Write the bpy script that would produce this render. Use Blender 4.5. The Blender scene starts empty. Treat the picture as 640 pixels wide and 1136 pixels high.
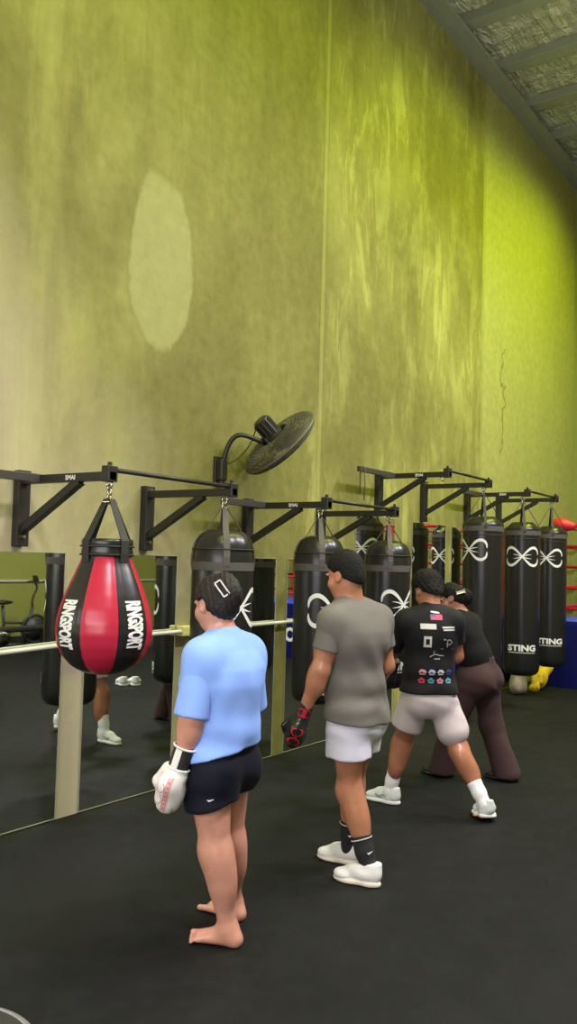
import bpy, bmesh, math, random
import numpy as np
from mathutils import Vector, Matrix
from mathutils.bvhtree import BVHTree
random.seed(7)
SC = bpy.context.scene
COL = SC.collection
PI = math.pi
# ------------------------------------------------------------------ camera
# world: X runs along the mirrored wall (away to the right), Y points into that wall (its face is y = 0), Z up
EYE = Vector((0.0, -4.365, 1.70))
YAW, PITCH, ROLL = 0.619385, 0.0550046, 0.0271478
_F = Vector((math.cos(YAW)*math.cos(PITCH), math.sin(YAW)*math.cos(PITCH), math.sin(PITCH)))
_R = Vector((math.sin(YAW), -math.cos(YAW), 0)); _U = _R.cross(_F)
_r = _R*math.cos(ROLL) + _U*math.sin(ROLL); _u = -_R*math.sin(ROLL) + _U*math.cos(ROLL)
cd = bpy.data.cameras.new('camera'); cam = bpy.data.objects.new('camera', cd); COL.objects.link(cam)
cd.sensor_fit = 'VERTICAL'; cd.sensor_height = 36; cd.lens = 940.57*36/1136; cd.clip_start = .05; cd.clip_end = 100
cam.matrix_world = Matrix(((_r.x, _u.x, -_F.x, EYE.x), (_r.y, _u.y, -_F.y, EYE.y), (_r.z, _u.z, -_F.z, EYE.z), (0, 0, 0, 1)))
SC.camera = cam
# ------------------------------------------------------------------ world, lights, exposure
SC.view_settings.view_transform = 'Standard'; SC.view_settings.look = 'None'
SC.view_settings.exposure = 0.0; SC.view_settings.gamma = 1; SC.view_settings.use_curve_mapping = False
wd = bpy.data.worlds.new('world'); SC.world = wd; wd.use_nodes = True
wd.node_tree.nodes['Background'].inputs[0].default_value = (.5, .55, .5, 1)
wd.node_tree.nodes['Background'].inputs[1].default_value = .25

def area(name, loc, target, sx, sy, power, color):
    l = bpy.data.lights.new(name, 'AREA'); l.shape = 'RECTANGLE'; l.size = sx; l.size_y = sy
    l.energy = power; l.color = color
    o = bpy.data.objects.new(name, l); COL.objects.link(o); o.location = loc
    d = Vector(target) - Vector(loc)
    o.rotation_euler = d.to_track_quat('-Z', 'Y').to_euler()
    return o
GREEN = (.82, 1.0, .03)
# yellow-green translucent sheets high along the wall side of the roof, throwing their light on the wall
for i, (x, e) in enumerate(((-.3, 28), (2.4, 36), (5.8, 45), (9.2, 74), (12.2, 86))):
    l = area('skylight', (x, -2.3, 8.1), (x, 0, 3.9), 2.6, .8, e, GREEN); l.data.spread = math.radians(100)
# neutral fill light added behind the camera, brightening people and lower wall; source unseen
area('daylight_fill', (-1.5, -2.9, 1.7), (2.0, -2.5, -1.0), 4.8, 3.0, 330, (.97, .93, 1.0))
# white high-bay lamps over the training floor
for i, (x, e) in enumerate(((1.0, 215), (4.2, 210), (7.0, 200), (9.4, 300))):
    area('high_bay_lamp', (x, -4.6, 6.2), (x, -4.599, 0), .6, .6, e, (1, .93, 1.0))
    l = bpy.data.lights.new('ceiling_fill', 'POINT'); l.energy = 58; l.color = (1, 1, .78); l.shadow_soft_size = .25  # added point fill that brightens the foil ceiling, apart from the lamps
    o = bpy.data.objects.new('ceiling_fill', l); COL.objects.link(o); o.location = (x, -3.0, 6.1)

# ------------------------------------------------------------------ materials
MATS = {}
def mat(name, color, rough=.5, metal=0.0, spec=.5, bump=None, noise=None, coat=0.0):
    if name in MATS: return MATS[name]
    m = bpy.data.materials.new(name); m.use_nodes = True
    nt = m.node_tree; b = nt.nodes['Principled BSDF']
    b.inputs['Base Color'].default_value = (*color, 1); b.inputs['Roughness'].default_value = rough
    b.inputs['Metallic'].default_value = metal; b.inputs['Specular IOR Level'].default_value = spec
    if coat: b.inputs['Coat Weight'].default_value = coat
    tc = nt.nodes.new('ShaderNodeTexCoord')
    if noise:   # (scale, amount)
        n = nt.nodes.new('ShaderNodeTexNoise'); n.inputs['Scale'].default_value = noise[0]; n.inputs['Detail'].default_value = 5
        nt.links.new(tc.outputs['Object'], n.inputs['Vector'])
        mx = nt.nodes.new('ShaderNodeMix'); mx.data_type = 'RGBA'
        a = noise[1]
        mx.inputs[6].default_value = (*[c*(1-a) for c in color], 1); mx.inputs[7].default_value = (*[min(1, c*(1+a)) for c in color], 1)
        nt.links.new(n.outputs['Fac'], mx.inputs[0]); nt.links.new(mx.outputs[2], b.inputs['Base Color'])
    if bump:    # (scale, strength)
        n = nt.nodes.new('ShaderNodeTexNoise'); n.inputs['Scale'].default_value = bump[0]; n.inputs['Detail'].default_value = 4
        nt.links.new(tc.outputs['Object'], n.inputs['Vector'])
        bp = nt.nodes.new('ShaderNodeBump'); bp.inputs['Strength'].default_value = bump[1]; bp.inputs['Distance'].default_value = .01
        nt.links.new(n.outputs['Fac'], bp.inputs['Height']); nt.links.new(bp.outputs['Normal'], b.inputs['Normal'])
    MATS[name] = m
    return m

class NT:
    """small helper to wire shader nodes"""
    def __init__(s, name):
        s.m = bpy.data.materials.new(name); s.m.use_nodes = True; s.t = s.m.node_tree; s.b = s.t.nodes['Principled BSDF']
        s.tc = s.t.nodes.new('ShaderNodeTexCoord')
    def link(s, a, b): s.t.links.new(a, b)
    def pos(s, scale=(1, 1, 1), loc=(0, 0, 0)):
        n = s.t.nodes.new('ShaderNodeMapping'); n.inputs['Scale'].default_value = scale; n.inputs['Location'].default_value = loc
        s.link(s.tc.outputs['Object'], n.inputs['Vector']); return n.outputs[0]
    def noise(s, vec, scale, detail=5, rough=.55, dist=0):
        n = s.t.nodes.new('ShaderNodeTexNoise'); n.inputs['Scale'].default_value = scale; n.inputs['Detail'].default_value = detail
        n.inputs['Roughness'].default_value = rough; n.inputs['Distortion'].default_value = dist
        s.link(vec, n.inputs['Vector']); return n.outputs['Fac']
    def ramp(s, fac, stops):
        n = s.t.nodes.new('ShaderNodeValToRGB'); e = n.color_ramp.elements
        while len(e) < len(stops): e.new(.5)
        for k, (p, c) in enumerate(stops):
            e[k].position = p; e[k].color = (*c, 1) if isinstance(c, tuple) else (c, c, c, 1)
        s.link(fac, n.inputs[0]); return n.outputs[0]
    def mix(s, fac, a, b, mode='MIX'):
        n = s.t.nodes.new('ShaderNodeMix'); n.data_type = 'RGBA'; n.blend_type = mode
        for v, i in ((fac, 0), (a, 6), (b, 7)):
            if isinstance(v, (int, float)): n.inputs[i].default_value = v
            elif isinstance(v, tuple): n.inputs[i].default_value = (*v, 1)
            else: s.link(v, n.inputs[i])
        return n.outputs[2]
    def math(s, op, a, b=None, c=None):
        n = s.t.nodes.new('ShaderNodeMath'); n.operation = op
        for i, v in enumerate((a, b, c)):
            if v is None: continue
            if isinstance(v, (int, float)): n.inputs[i].default_value = v
            else: s.link(v, n.inputs[i])
        return n.outputs[0]
    def xyz(s):
        n = s.t.nodes.new('ShaderNodeSeparateXYZ'); s.link(s.tc.outputs['Object'], n.inputs[0]); return n.outputs
    def bump(s, h, strength, dist=.02):
        n = s.t.nodes.new('ShaderNodeBump'); n.inputs['Strength'].default_value = strength; n.inputs['Distance'].default_value = dist
        s.link(h, n.inputs['Height']); s.link(n.outputs[0], s.b.inputs['Normal'])

def concrete_wall():
    t = NT('stained_concrete'); X, Y, Z = t.xyz()
    streak = t.noise(t.pos((1.6, 1, .34)), 1.3, 9, .62, .8)
    streak2 = t.noise(t.pos((3.2, 1, .5), (4, 0, 3)), 1.6, 9, .68, .5)
    fine = t.noise(t.pos(), 9, 6, .65)
    cloud = t.noise(t.pos((1, 1, .7), (7, 0, 2)), .55, 6, .55)
    col = t.ramp(streak, [(.34, (.25, .215, .105)), (.46, (.36, .32, .155)), (.56, (.44, .40, .20)), (.7, (.54, .50, .26))])
    patchy = t.math('MULTIPLY', t.ramp(streak2, [(.47, 0.0), (.58, 1.0)]), .3)
    col = t.mix(patchy, col, (.56, .52, .28))
    # the damp half of the middle panel is darker
    edge = t.math('ADD', X, t.math('MULTIPLY', t.math('SUBTRACT', streak, .5), 2.2))
    damp = t.math('MULTIPLY', t.ramp(t.math('MULTIPLY', edge, .1), [(.43, 0.0), (.50, .7), (.645, .7), (.66, 0.0)]), t.ramp(fine, [(.2, 1.0), (.9, .7)]))
    col = t.mix(damp, col, (.19, .165, .065))
    blotch = t.noise(t.pos((2.4, 1, .62), (1, 0, 8)), 1.5, 10, .74, .6)
    right = t.math('GREATER_THAN', X, 6.6)
    col = t.mix(t.math('MULTIPLY', right, .5), col, (.33, .29, .13))
    col = t.mix(t.math('MULTIPLY', right, t.ramp(blotch, [(.50, 0.0), (.58, .85)])), col, (.62, .58, .31))
    col = t.mix(t.ramp(cloud, [(.40, .8), (.56, 0.0)]), col, (.175, .145, .06))
    # plainer, smoother panel beyond the second joint
    plain = t.math('MULTIPLY', t.math('GREATER_THAN', X, 10.4), .82)
    col = t.mix(plain, col, t.ramp(fine, [(.3, (.52, .49, .29)), (.7, (.60, .57, .34))]))
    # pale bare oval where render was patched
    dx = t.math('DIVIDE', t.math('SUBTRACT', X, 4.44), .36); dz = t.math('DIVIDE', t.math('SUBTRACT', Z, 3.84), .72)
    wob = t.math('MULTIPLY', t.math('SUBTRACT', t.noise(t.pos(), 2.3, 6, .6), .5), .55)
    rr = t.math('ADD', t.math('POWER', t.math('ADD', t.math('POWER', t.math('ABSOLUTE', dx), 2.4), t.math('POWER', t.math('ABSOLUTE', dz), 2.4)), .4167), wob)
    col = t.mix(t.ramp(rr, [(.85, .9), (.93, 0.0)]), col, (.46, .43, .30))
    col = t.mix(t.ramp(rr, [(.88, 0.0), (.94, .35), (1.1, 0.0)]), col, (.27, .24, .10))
    # vertical panel joints: pale sealant between thin dark edges
    for jx in (-1.03, 2.78, 6.589, 10.40):
        d = t.math('ABSOLUTE', t.math('SUBTRACT', X, jx))
        col = t.mix(t.ramp(t.math('MULTIPLY', d, 10), [(.28, .55), (.34, 0.0)]), col, (.46, .44, .23))
        col = t.mix(t.math('MULTIPLY', t.math('MULTIPLY', t.math('GREATER_THAN', d, .03), t.math('LESS_THAN', d, .045)), .4), col, (.16, .145, .06))
    col = t.mix(.18, col, t.ramp(fine, [(.3, (.2, .19, .09)), (.7, (.6, .58, .32))]))
    # dark crack low on the far panel
    cx = t.math('ADD', X, t.math('MULTIPLY', t.math('SUBTRACT', t.noise(t.pos((1, 1, 1.4)), 1.7, 3), .5), .7))
    cr = t.math('MULTIPLY', t.math('LESS_THAN', t.math('ABSOLUTE', t.math('SUBTRACT', cx, 11.15)), .018),
                t.math('MULTIPLY', t.math('GREATER_THAN', Z, 3.2), t.math('LESS_THAN', Z, 4.7)))
    col = t.mix(t.math('MULTIPLY', cr, .6), col, (.15, .15, .06))
    col = t.mix(1.0, col, (.70, .73, .46), 'MULTIPLY')
    # beige tone low on the near panel, painting in the neutral light there
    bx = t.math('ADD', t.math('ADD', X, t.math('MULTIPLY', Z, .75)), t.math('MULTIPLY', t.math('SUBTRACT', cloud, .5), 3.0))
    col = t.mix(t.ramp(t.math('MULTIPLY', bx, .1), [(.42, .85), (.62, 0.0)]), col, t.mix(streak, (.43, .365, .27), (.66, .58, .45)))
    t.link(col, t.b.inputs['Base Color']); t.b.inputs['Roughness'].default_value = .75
    t.b.inputs['Specular IOR Level'].default_value = .25
    t.bump(t.math('ADD', fine, streak), .25, .02)
    return t.m

def rubber_floor():
    t = NT('rubber_matting')
    a = t.noise(t.pos(), .8, 6, .6); b = t.noise(t.pos(), 6, 6, .7); c = t.noise(t.pos(), 160, 2)
    col = t.ramp(a, [(.3, (.0075, .008, .0078)), (.7, (.0125, .013, .013))])
    col = t.mix(t.ramp(b, [(.45, 0.0), (.75, .5)]), col, (.018, .0185, .019))
    # dark patch by the bare feet
    X, Y, Z = t.xyz()
    dx = t.math('DIVIDE', t.math('SUBTRACT', X, 2.6), .75); dy = t.math('DIVIDE', t.math('ADD', Y, 1.75), .55)
    rr = t.math('ADD', t.math('SQRT', t.math('ADD', t.math('MULTIPLY', dx, dx), t.math('MULTIPLY', dy, dy))), t.math('MULTIPLY', t.math('SUBTRACT', b, .5), 1.6))
    col = t.mix(t.ramp(rr, [(.3, .55), (1.0, 0.0)]), col, (.003, .003, .005))
    # butt joints between the 1.2 x 2.4 m mats
    for ax, per, off in ((X, 2.4, .35), (Y, 1.22, .2)):
        m = t.math('MODULO', t.math('ADD', ax, 24.4+off), per)
        col = t.mix(t.math('MULTIPLY', t.math('LESS_THAN', m, .006), .5), col, (.012, .012, .012))
    t.link(col, t.b.inputs['Base Color'])
    t.link(t.ramp(b, [(.3, .58), (.7, .74)]), t.b.inputs['Roughness']); t.b.inputs['Specular IOR Level'].default_value = .13
    t.bump(c, .25, .003)
    return t.m

def foil():
    t = NT('foil_insulation')
    w = t.noise(t.pos((1.2, 6, 1)), 1.6, 5, .6, 1.2); v = t.noise(t.pos((5, 1.5, 1)), 1.2, 3, .5, .6)
    t.link(t.ramp(w, [(.3, (.70, .71, .55)), (.7, (.95, .96, .78))]), t.b.inputs['Base Color'])
    t.b.inputs['Metallic'].default_value = .25; t.b.inputs['Roughness'].default_value = .45
    t.bump(t.math('ADD', t.math('MULTIPLY', w, 1.4), t.math('MULTIPLY', v, 1.2)), 1.0, .16)
    return t.m

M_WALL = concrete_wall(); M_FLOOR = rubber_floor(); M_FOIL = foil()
M_PAINT = mat('green_painted_wall', (.27, .29, .06), .7, noise=(1.2, .15))
M_STEELBEAM = mat('galvanised_steel', (.30, .32, .27), .55, .1, noise=(3, .1))
M_BLACK = mat('black_powder_coat', (.018, .017, .016), .42)
M_VINYL = mat('black_vinyl', (.013, .013, .014), .3, spec=.5, bump=(9, .08))
M_STRAP = mat('grey_webbing', (.085, .075, .07), .7, bump=(300, .2))
M_BSTRAP = mat('black_webbing', (.02, .019, .018), .65, bump=(300, .2))
M_CHROME = mat('zinc_chain', (.6, .57, .5), .25, 1.0)
M_WHITE = mat('white_print', (.78, .78, .76), .5)
M_SILVER = mat('silver_print', (.58, .57, .55), .5)
M_GREYPRINT = mat('grey_print', (.32, .32, .33), .5)
M_RED = mat('red_vinyl', (.46, .018, .05), .28, bump=(7, .12))
M_REDROPE = mat('red_rope_cover', (.55, .015, .03), .45)
M_BLUE = mat('blue_canvas', (.08, .11, .92), .5, noise=(3, .15), bump=(4, .3))
M_YEL = mat('yellow_leather', (.72, .5, .02), .5)
M_RAIL = mat('white_rail', (.60, .58, .52), .4)
M_CLAMP = mat('yellow_clamp', (.66, .62, .22), .45)
M_MIRROR = mat('mirror_silver', (.80, .83, .77), .015, 1.0)
M_EDGE = mat('polished_glass_edge', (.34, .34, .27), .25)
M_SOLE = mat('white_foam_sole', (.8, .8, .78), .5)
M_GUM = mat('orange_outsole', (.75, .28, .10), .5)
M_KNIT = mat('white_knit_upper', (.72, .75, .72), .7, bump=(180, .25))
M_SOCKW = mat('white_sock', (.82, .82, .86), .85, bump=(220, .2))
M_SOCKB = mat('black_sock', (.012, .012, .014), .85, bump=(220, .2))
M_HAIR = mat('black_hair', (.007, .006, .005), .75, spec=.25, bump=(110, 1.0))
M_HAIRB = mat('dark_brown_hair', (.013, .009, .007), .6, spec=.35, bump=(70, .8))
M_EYE = mat('eye_white', (.8, .78, .75), .25)
M_DARK = mat('dark_machine', (.025, .026, .022), .5)
M_BEIGE = mat('beige_canvas', (.40, .35, .26), .8)

# ------------------------------------------------------------------ object helpers
def props(o, label=None, cat=None, group=None, kind=None):
    if label: o['label'] = label
    if cat: o['category'] = cat
    if group: o['group'] = group
    if kind: o['kind'] = kind
    return o
def empty(name, loc, label, cat, group=None, rz=0):
    o = bpy.data.objects.new(name, None); COL.objects.link(o); o.location = loc; o.rotation_euler = (0, 0, rz); o.empty_display_size = .1
    return props(o, label, cat, group)
def link(name, me, m, parent=None, loc=None, smooth=False, ms=None):
    for x in (ms or [m]): me.materials.append(x)
    if smooth: me.polygons.foreach_set('use_smooth', [True]*len(me.polygons))
    o = bpy.data.objects.new(name, me); COL.objects.link(o)
    if parent: o.parent = parent
    if loc: o.location = loc
    return o
def bm_obj(name, bm, m, parent=None, loc=None, smooth=False, ms=None, angle=None):
    me = bpy.data.meshes.new(name); bm.normal_update(); bm.to_mesh(me); bm.free()
    o = link(name, me, m, parent, loc, smooth, ms)
    if angle: me.set_sharp_from_angle(angle=angle)
    return o
def raw_obj(name, V, Fs, m, parent=None, loc=None, smooth=False, ms=None):
    me = bpy.data.meshes.new(name); me.from_pydata([tuple(v) for v in V], [], [tuple(f) for f in Fs]); me.update()
    return link(name, me, m, parent, loc, smooth, ms)
def add_box(bm, c, s, rot=None, bev=0.0):
    r = bmesh.ops.create_cube(bm, size=1); vs = r['verts']
    for v in vs:
        p = Vector((v.co.x*s[0], v.co.y*s[1], v.co.z*s[2]))
        v.co = (rot @ p if rot else p) + Vector(c)
    if bev:
        es = list({e for v in vs for e in v.link_edges})
        bmesh.ops.bevel(bm, geom=es, offset=bev, segments=2, affect='EDGES', profile=.5)
def add_bar(bm, a, b, w, h, up=(0, 0, 1), bev=0.0):
    a = Vector(a); b = Vector(b); d = (b-a).normalized(); s = d.cross(Vector(up)).normalized(); u = s.cross(d)
    rot = Matrix((d, s, u)).transposed()
    add_box(bm, (a+b)/2, ((b-a).length, w, h), rot, bev)
def add_tube(bm, pts, r, n=10, closed=False, cap=True):
    pts = [Vector(p) for p in pts]; rings = []; N = len(pts); up = Vector((0, 0, 1)); prev = None
    for i, p in enumerate(pts):
        if closed: d = pts[(i+1) % N] - pts[i-1]
        else: d = pts[min(i+1, N-1)] - pts[max(i-1, 0)]
        d.normalize()
        if prev is None:
            s = d.cross(up)
            if s.length < .05: s = d.cross(Vector((1, 0, 0)))
        else: s = prev - d*prev.dot(d)
        s.normalize(); prev = s; u = d.cross(s)
        rr = r[i] if isinstance(r, (list, tuple)) else r
        rings.append([bm.verts.new(p + (s*math.cos(2*PI*k/n) + u*math.sin(2*PI*k/n))*rr) for k in range(n)])
    for i in range(N if closed else N-1):
        A = rings[i]; B = rings[(i+1) % N]
        for k in range(n): bm.faces.new((A[k], A[(k+1) % n], B[(k+1) % n], B[k]))
    if cap and not closed:
        bm.faces.new(rings[0][::-1]); bm.faces.new(rings[-1])
def add_lathe(bm, prof, n=40, c=(0, 0, 0), matfn=None, rfn=None):
    """prof: list of (r, z) bottom to top"""
    c = Vector(c); rings = []
    for r, z in prof:
        if r < 1e-5: rings.append([bm.verts.new(c+Vector((0, 0, z)))])
        else:
            ring = []
            for k in range(n):
                a = 2*PI*k/n; q = r*(rfn(a, z) if rfn else 1)
                ring.append(bm.verts.new(c+Vector((q*math.cos(a), q*math.sin(a), z))))
            rings.append(ring)
    for A, B in zip(rings, rings[1:]):
        for k in range(n):
            k2 = (k+1) % n
            if len(A) == 1 and len(B) == 1: continue
            if len(A) == 1: f = bm.faces.new((A[0], B[k2], B[k]))
            elif len(B) == 1: f = bm.faces.new((A[k], A[k2], B[0]))
            else: f = bm.faces.new((A[k], A[k2], B[k2], B[k]))
            if matfn: f.material_index = matfn(k)
def box_obj(name, c, s, m, parent=None, bev=0.0, kind=None):
    bm = bmesh.new(); add_box(bm, c, s, None, bev); o = bm_obj(name, bm, m, parent)
    if kind: o['kind'] = kind
    return o
def bez(p0, p1, p2, p3, n):
    p0, p1, p2, p3 = map(Vector, (p0, p1, p2, p3))
    return [p0*(1-t)**3 + p1*3*t*(1-t)**2 + p2*3*t*t*(1-t) + p3*t**3 for t in [i/(n-1) for i in range(n)]]

# flat lettering and marks: lists of 2-D vertices and faces, mapped onto a surface
def text2d(s, size, bold=0.0, spacing=1.0):
    c = bpy.data.curves.new('lettering', 'FONT'); c.body = s; c.size = size; c.offset = bold; c.space_character = spacing
    c.align_x = 'CENTER'; c.align_y = 'CENTER'; c.resolution_u = 3
    o = bpy.data.objects.new('lettering', c); COL.objects.link(o)
    bpy.context.view_layer.update()
    me = bpy.data.meshes.new_from_object(o.evaluated_get(bpy.context.evaluated_depsgraph_get()))
    bpy.data.objects.remove(o); bpy.data.curves.remove(c)
    bm = bmesh.new(); bm.from_mesh(me); bpy.data.meshes.remove(me)
    bmesh.ops.remove_doubles(bm, verts=bm.verts, dist=1e-5)
    for _ in range(2):
        es = [e for e in bm.edges if e.calc_length() > .03]
        if es: bmesh.ops.subdivide_edges(bm, edges=es, cuts=1)
        bmesh.ops.triangulate(bm, faces=bm.faces)
    V = [(v.co.x, v.co.y) for v in bm.verts]; bm.verts.index_update(); Fs = [[v.index for v in f.verts] for f in bm.faces]; bm.free()
    xs = [v[0] for v in V]; ys = [v[1] for v in V]; cx = (min(xs)+max(xs))/2; cy = (min(ys)+max(ys))/2
    return [(x-cx, y-cy) for x, y in V], Fs
def fit(VF, w, h):
    V, Fs = VF; xs = [v[0] for v in V]; ys = [v[1] for v in V]
    sx = w/(max(xs)-min(xs)); sy = h/(max(ys)-min(ys))
    return [(x*sx, y*sy) for x, y in V], Fs
def ribbon2d(strokes):
    """strokes: list of [(u, v, halfwidth), ...]"""
    V = []; Fs = []
    for st in strokes:
        n = len(st); b = len(V)
        for i, (x, y, w) in enumerate(st):
            x0, y0, _ = st[max(i-1, 0)]; x1, y1, _ = st[min(i+1, n-1)]
            L = math.hypot(x1-x0, y1-y0) or 1; nx, ny = -(y1-y0)/L, (x1-x0)/L
            V += [(x+nx*w, y+ny*w), (x-nx*w, y-ny*w)]
        for i in range(n-1): Fs.append([b+2*i+1, b+2*i+3, b+2*i+2, b+2*i])
    return V, Fs
def rect2d(w, h, nx=4, ny=2):
    V = [(-w/2+w*i/nx, -h/2+h*j/ny) for j in range(ny+1) for i in range(nx+1)]
    Fs = [[j*(nx+1)+i, j*(nx+1)+i+1, (j+1)*(nx+1)+i+1, (j+1)*(nx+1)+i] for j in range(ny) for i in range(nx)]
    return V, Fs
def shift(VF, dx, dy): return [(x+dx, y+dy) for x, y in VF[0]], VF[1]
def join2d(*L):
    V = []; Fs = []
    for v, f in L:
        b = len(V); V += list(v); Fs += [[i+b for i in q] for q in f]
    return V, Fs
def emblem2d(hw, hh):
    """four curved horns crossing in the middle, with short whiskers"""
    S = []
    for sx in (-1, 1):
        for sy in (-1, 1):
            P = bez((-.12*sx, -.16*sy, 0), (.25*sx, .42*sy, 0), (.42*sx, 1.0*sy, 0), (.70*sx, .95*sy, 0), 9)[:-1] + \
                bez((.70*sx, .95*sy, 0), (.90*sx, .90*sy, 0), (1.02*sx, .62*sy, 0), (1.0*sx, .16*sy, 0), 9)
            n = len(P); st = []
            for i, p in enumerate(P):
                t = i/(n-1); w = .055 + .085*math.sin(PI*min(1, t*1.02))**1.3 if t < .98 else .012
                st.append((p.x*hw, p.y*hh, w*hh))
            S.append(st)
        for sy in (-1, 1):
            S.append([(0, 0, .05*hh), (.25*sx*hw, .16*sy*hh, .045*hh), (.55*sx*hw, .24*sy*hh, .008*hh)])
    return ribbon2d(S)
def on_cylinder(VF, r, az, z, c=(0, 0, 0), off=.003):
    V, Fs = VF
    out = []
    for u, v in V:
        a = az + u/r; out.append((c[0]+(r+off)*math.cos(a), c[1]+(r+off)*math.sin(a), c[2]+z+v))
    return out, Fs
def on_plane(VF, o, u, v):
    o, u, v = Vector(o), Vector(u), Vector(v)
    return [tuple(o+u*x+v*y) for x, y in VF[0]], VF[1]
def project(VF, o, u, v, bvh, off=.002, reach=.35):
    """lay a flat mark onto a curved surface along -normal"""
    o, u, v = Vector(o), Vector(u).normalized(), Vector(v).normalized(); n = u.cross(v).normalized()
    out = []; ok = []
    for x, y in VF[0]:
        p = o+u*x+v*y
        h = bvh.ray_cast(p+n*reach, -n, reach*2.2)
        ok.append(h[0] is not None); q = h[0]+n*off if h[0] is not None else p
        out.append(tuple(q))
    return out, [f for f in VF[1] if all(ok[i] for i in f)]

# ------------------------------------------------------------------ soft solids: smooth unions meshed as one continuous surface
def vec(p): return np.array(p, dtype=np.float64)
class Solid:
    def __init__(s): s.ops = []; s.warp = None
    def cone(s, a, b, ra, rb, k=.03, op='add'): s.ops.append(('cone', vec(a), vec(b), ra, rb, k, op)); return s
    def ell(s, c, r, R=None, k=.03, op='add'): s.ops.append(('ell', vec(c), vec(r), np.eye(3) if R is None else np.array(R), k, op)); return s
    def econe(s, a, b, ra, rb, side, k=.03, op='add'):
        """tapered trunk with elliptical sections; ra, rb = (sideways, front-back) half widths, side = sideways axis"""
        s.ops.append(('econe', vec(a), vec(b), ra, rb, vec(side), k, op)); return s
    def cut(s, p, n, k=.004):
        """removes what lies on the +n side of the plane through p"""
        n = vec(n); s.ops.append(('cut', vec(p), n/np.linalg.norm(n), k)); return s
    def mesh(s, h, smooth=1):
        lo = np.full(3, 1e9); hi = -lo
        for o in s.ops:
            if o[0] == 'cut' or o[-1] == 'sub': continue
            b0, b1 = s._bounds(o); lo = np.minimum(lo, b0); hi = np.maximum(hi, b1)
        lo -= 3*h; hi += 3*h
        n = np.ceil((hi-lo)/h).astype(int)+1
        ax = [lo[i]+h*np.arange(n[i]) for i in range(3)]
        F = np.full(n, 1.0, dtype=np.float32)
        for o in s.ops:
            if o[0] == 'cut':
                p, nn, k = o[1:]
                d = ((ax[0]-p[0])*nn[0])[:, None, None] + ((ax[1]-p[1])*nn[1])[None, :, None] + ((ax[2]-p[2])*nn[2])[None, None, :]
                F = smax(F, d, k).astype(np.float32); continue
            b0, b1 = s._bounds(o); k = o[-2]; mg = k+.03
            i0 = np.maximum(0, np.floor((b0-mg-lo)/h).astype(int)); i1 = np.minimum(n, np.ceil((b1+mg-lo)/h).astype(int)+1)
            if (i1 <= i0).any(): continue
            sl = tuple(slice(i0[i], i1[i]) for i in range(3))
            X, Y, Z = np.meshgrid(*[ax[i][sl[i]] for i in range(3)], indexing='ij')
            d = s._dist(o, X, Y, Z)
            F[sl] = smin(F[sl], d, k) if o[-1] == 'add' else smax(F[sl], -d, k)
        if s.warp is not None:
            X, Y, Z = np.meshgrid(*ax, indexing='ij', sparse=True); F = F + s.warp(X, Y, Z).astype(np.float32)
        V, Q = nets(F, lo, h)
        for _ in range(smooth): V = relax(V, Q)
        return V, Q
    def _bounds(s, o):
        if o[0] == 'cone':
            r = max(o[3], o[4]); return np.minimum(o[1], o[2])-r, np.maximum(o[1], o[2])+r
        if o[0] == 'ell':
            r = max(o[2]); return o[1]-r, o[1]+r
        r = max(*o[3], *o[4]); return np.minimum(o[1], o[2])-r, np.maximum(o[1], o[2])+r
    def _dist(s, o, X, Y, Z):
        if o[0] == 'cone':
            a, b, ra, rb = o[1:5]; ab = b-a; L = ab@ab+1e-12
            t = np.clip(((X-a[0])*ab[0]+(Y-a[1])*ab[1]+(Z-a[2])*ab[2])/L, 0, 1)
            return np.sqrt((X-a[0]-t*ab[0])**2+(Y-a[1]-t*ab[1])**2+(Z-a[2]-t*ab[2])**2)-(ra+(rb-ra)*t)
        if o[0] == 'ell':
            c, r, R = o[1:4]
            x = (X-c[0]); y = (Y-c[1]); z = (Z-c[2])
            q = [R[0][i]*x+R[1][i]*y+R[2][i]*z for i in range(3)]
            k0 = np.sqrt(sum((q[i]/r[i])**2 for i in range(3))); k1 = np.sqrt(sum((q[i]/r[i]**2)**2 for i in range(3)))
            return k0*(k0-1)/(k1+1e-9)
        a, b, ra, rb, side = o[1:6]
        ab = b-a; L = np.linalg.norm(ab); u = ab/L; side = side-u*(side@u); side = side/np.linalg.norm(side); fr = np.cross(u, side)
        x = X-a[0]; y = Y-a[1]; z = Z-a[2]
        w = x*u[0]+y*u[1]+z*u[2]; t = np.clip(w/L, 0, 1); over = w-t*L
        sx = ra[0]+(rb[0]-ra[0])*t; sy = ra[1]+(rb[1]-ra[1])*t; m = np.minimum(sx, sy)
        lx = x*side[0]+y*side[1]+z*side[2]; ly = x*fr[0]+y*fr[1]+z*fr[2]
        k0 = np.sqrt((lx/sx)**2+(ly/sy)**2+(over/m)**2); k1 = np.sqrt((lx/sx**2)**2+(ly/sy**2)**2+(over/m**2)**2)
        return k0*(k0-1)/(k1+1e-9)
def smin(a, b, k):
    h = np.maximum(k-np.abs(a-b), 0)/k; return np.minimum(a, b)-h*h*k*.25
def smax(a, b, k): return -smin(-a, -b, k)
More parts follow.
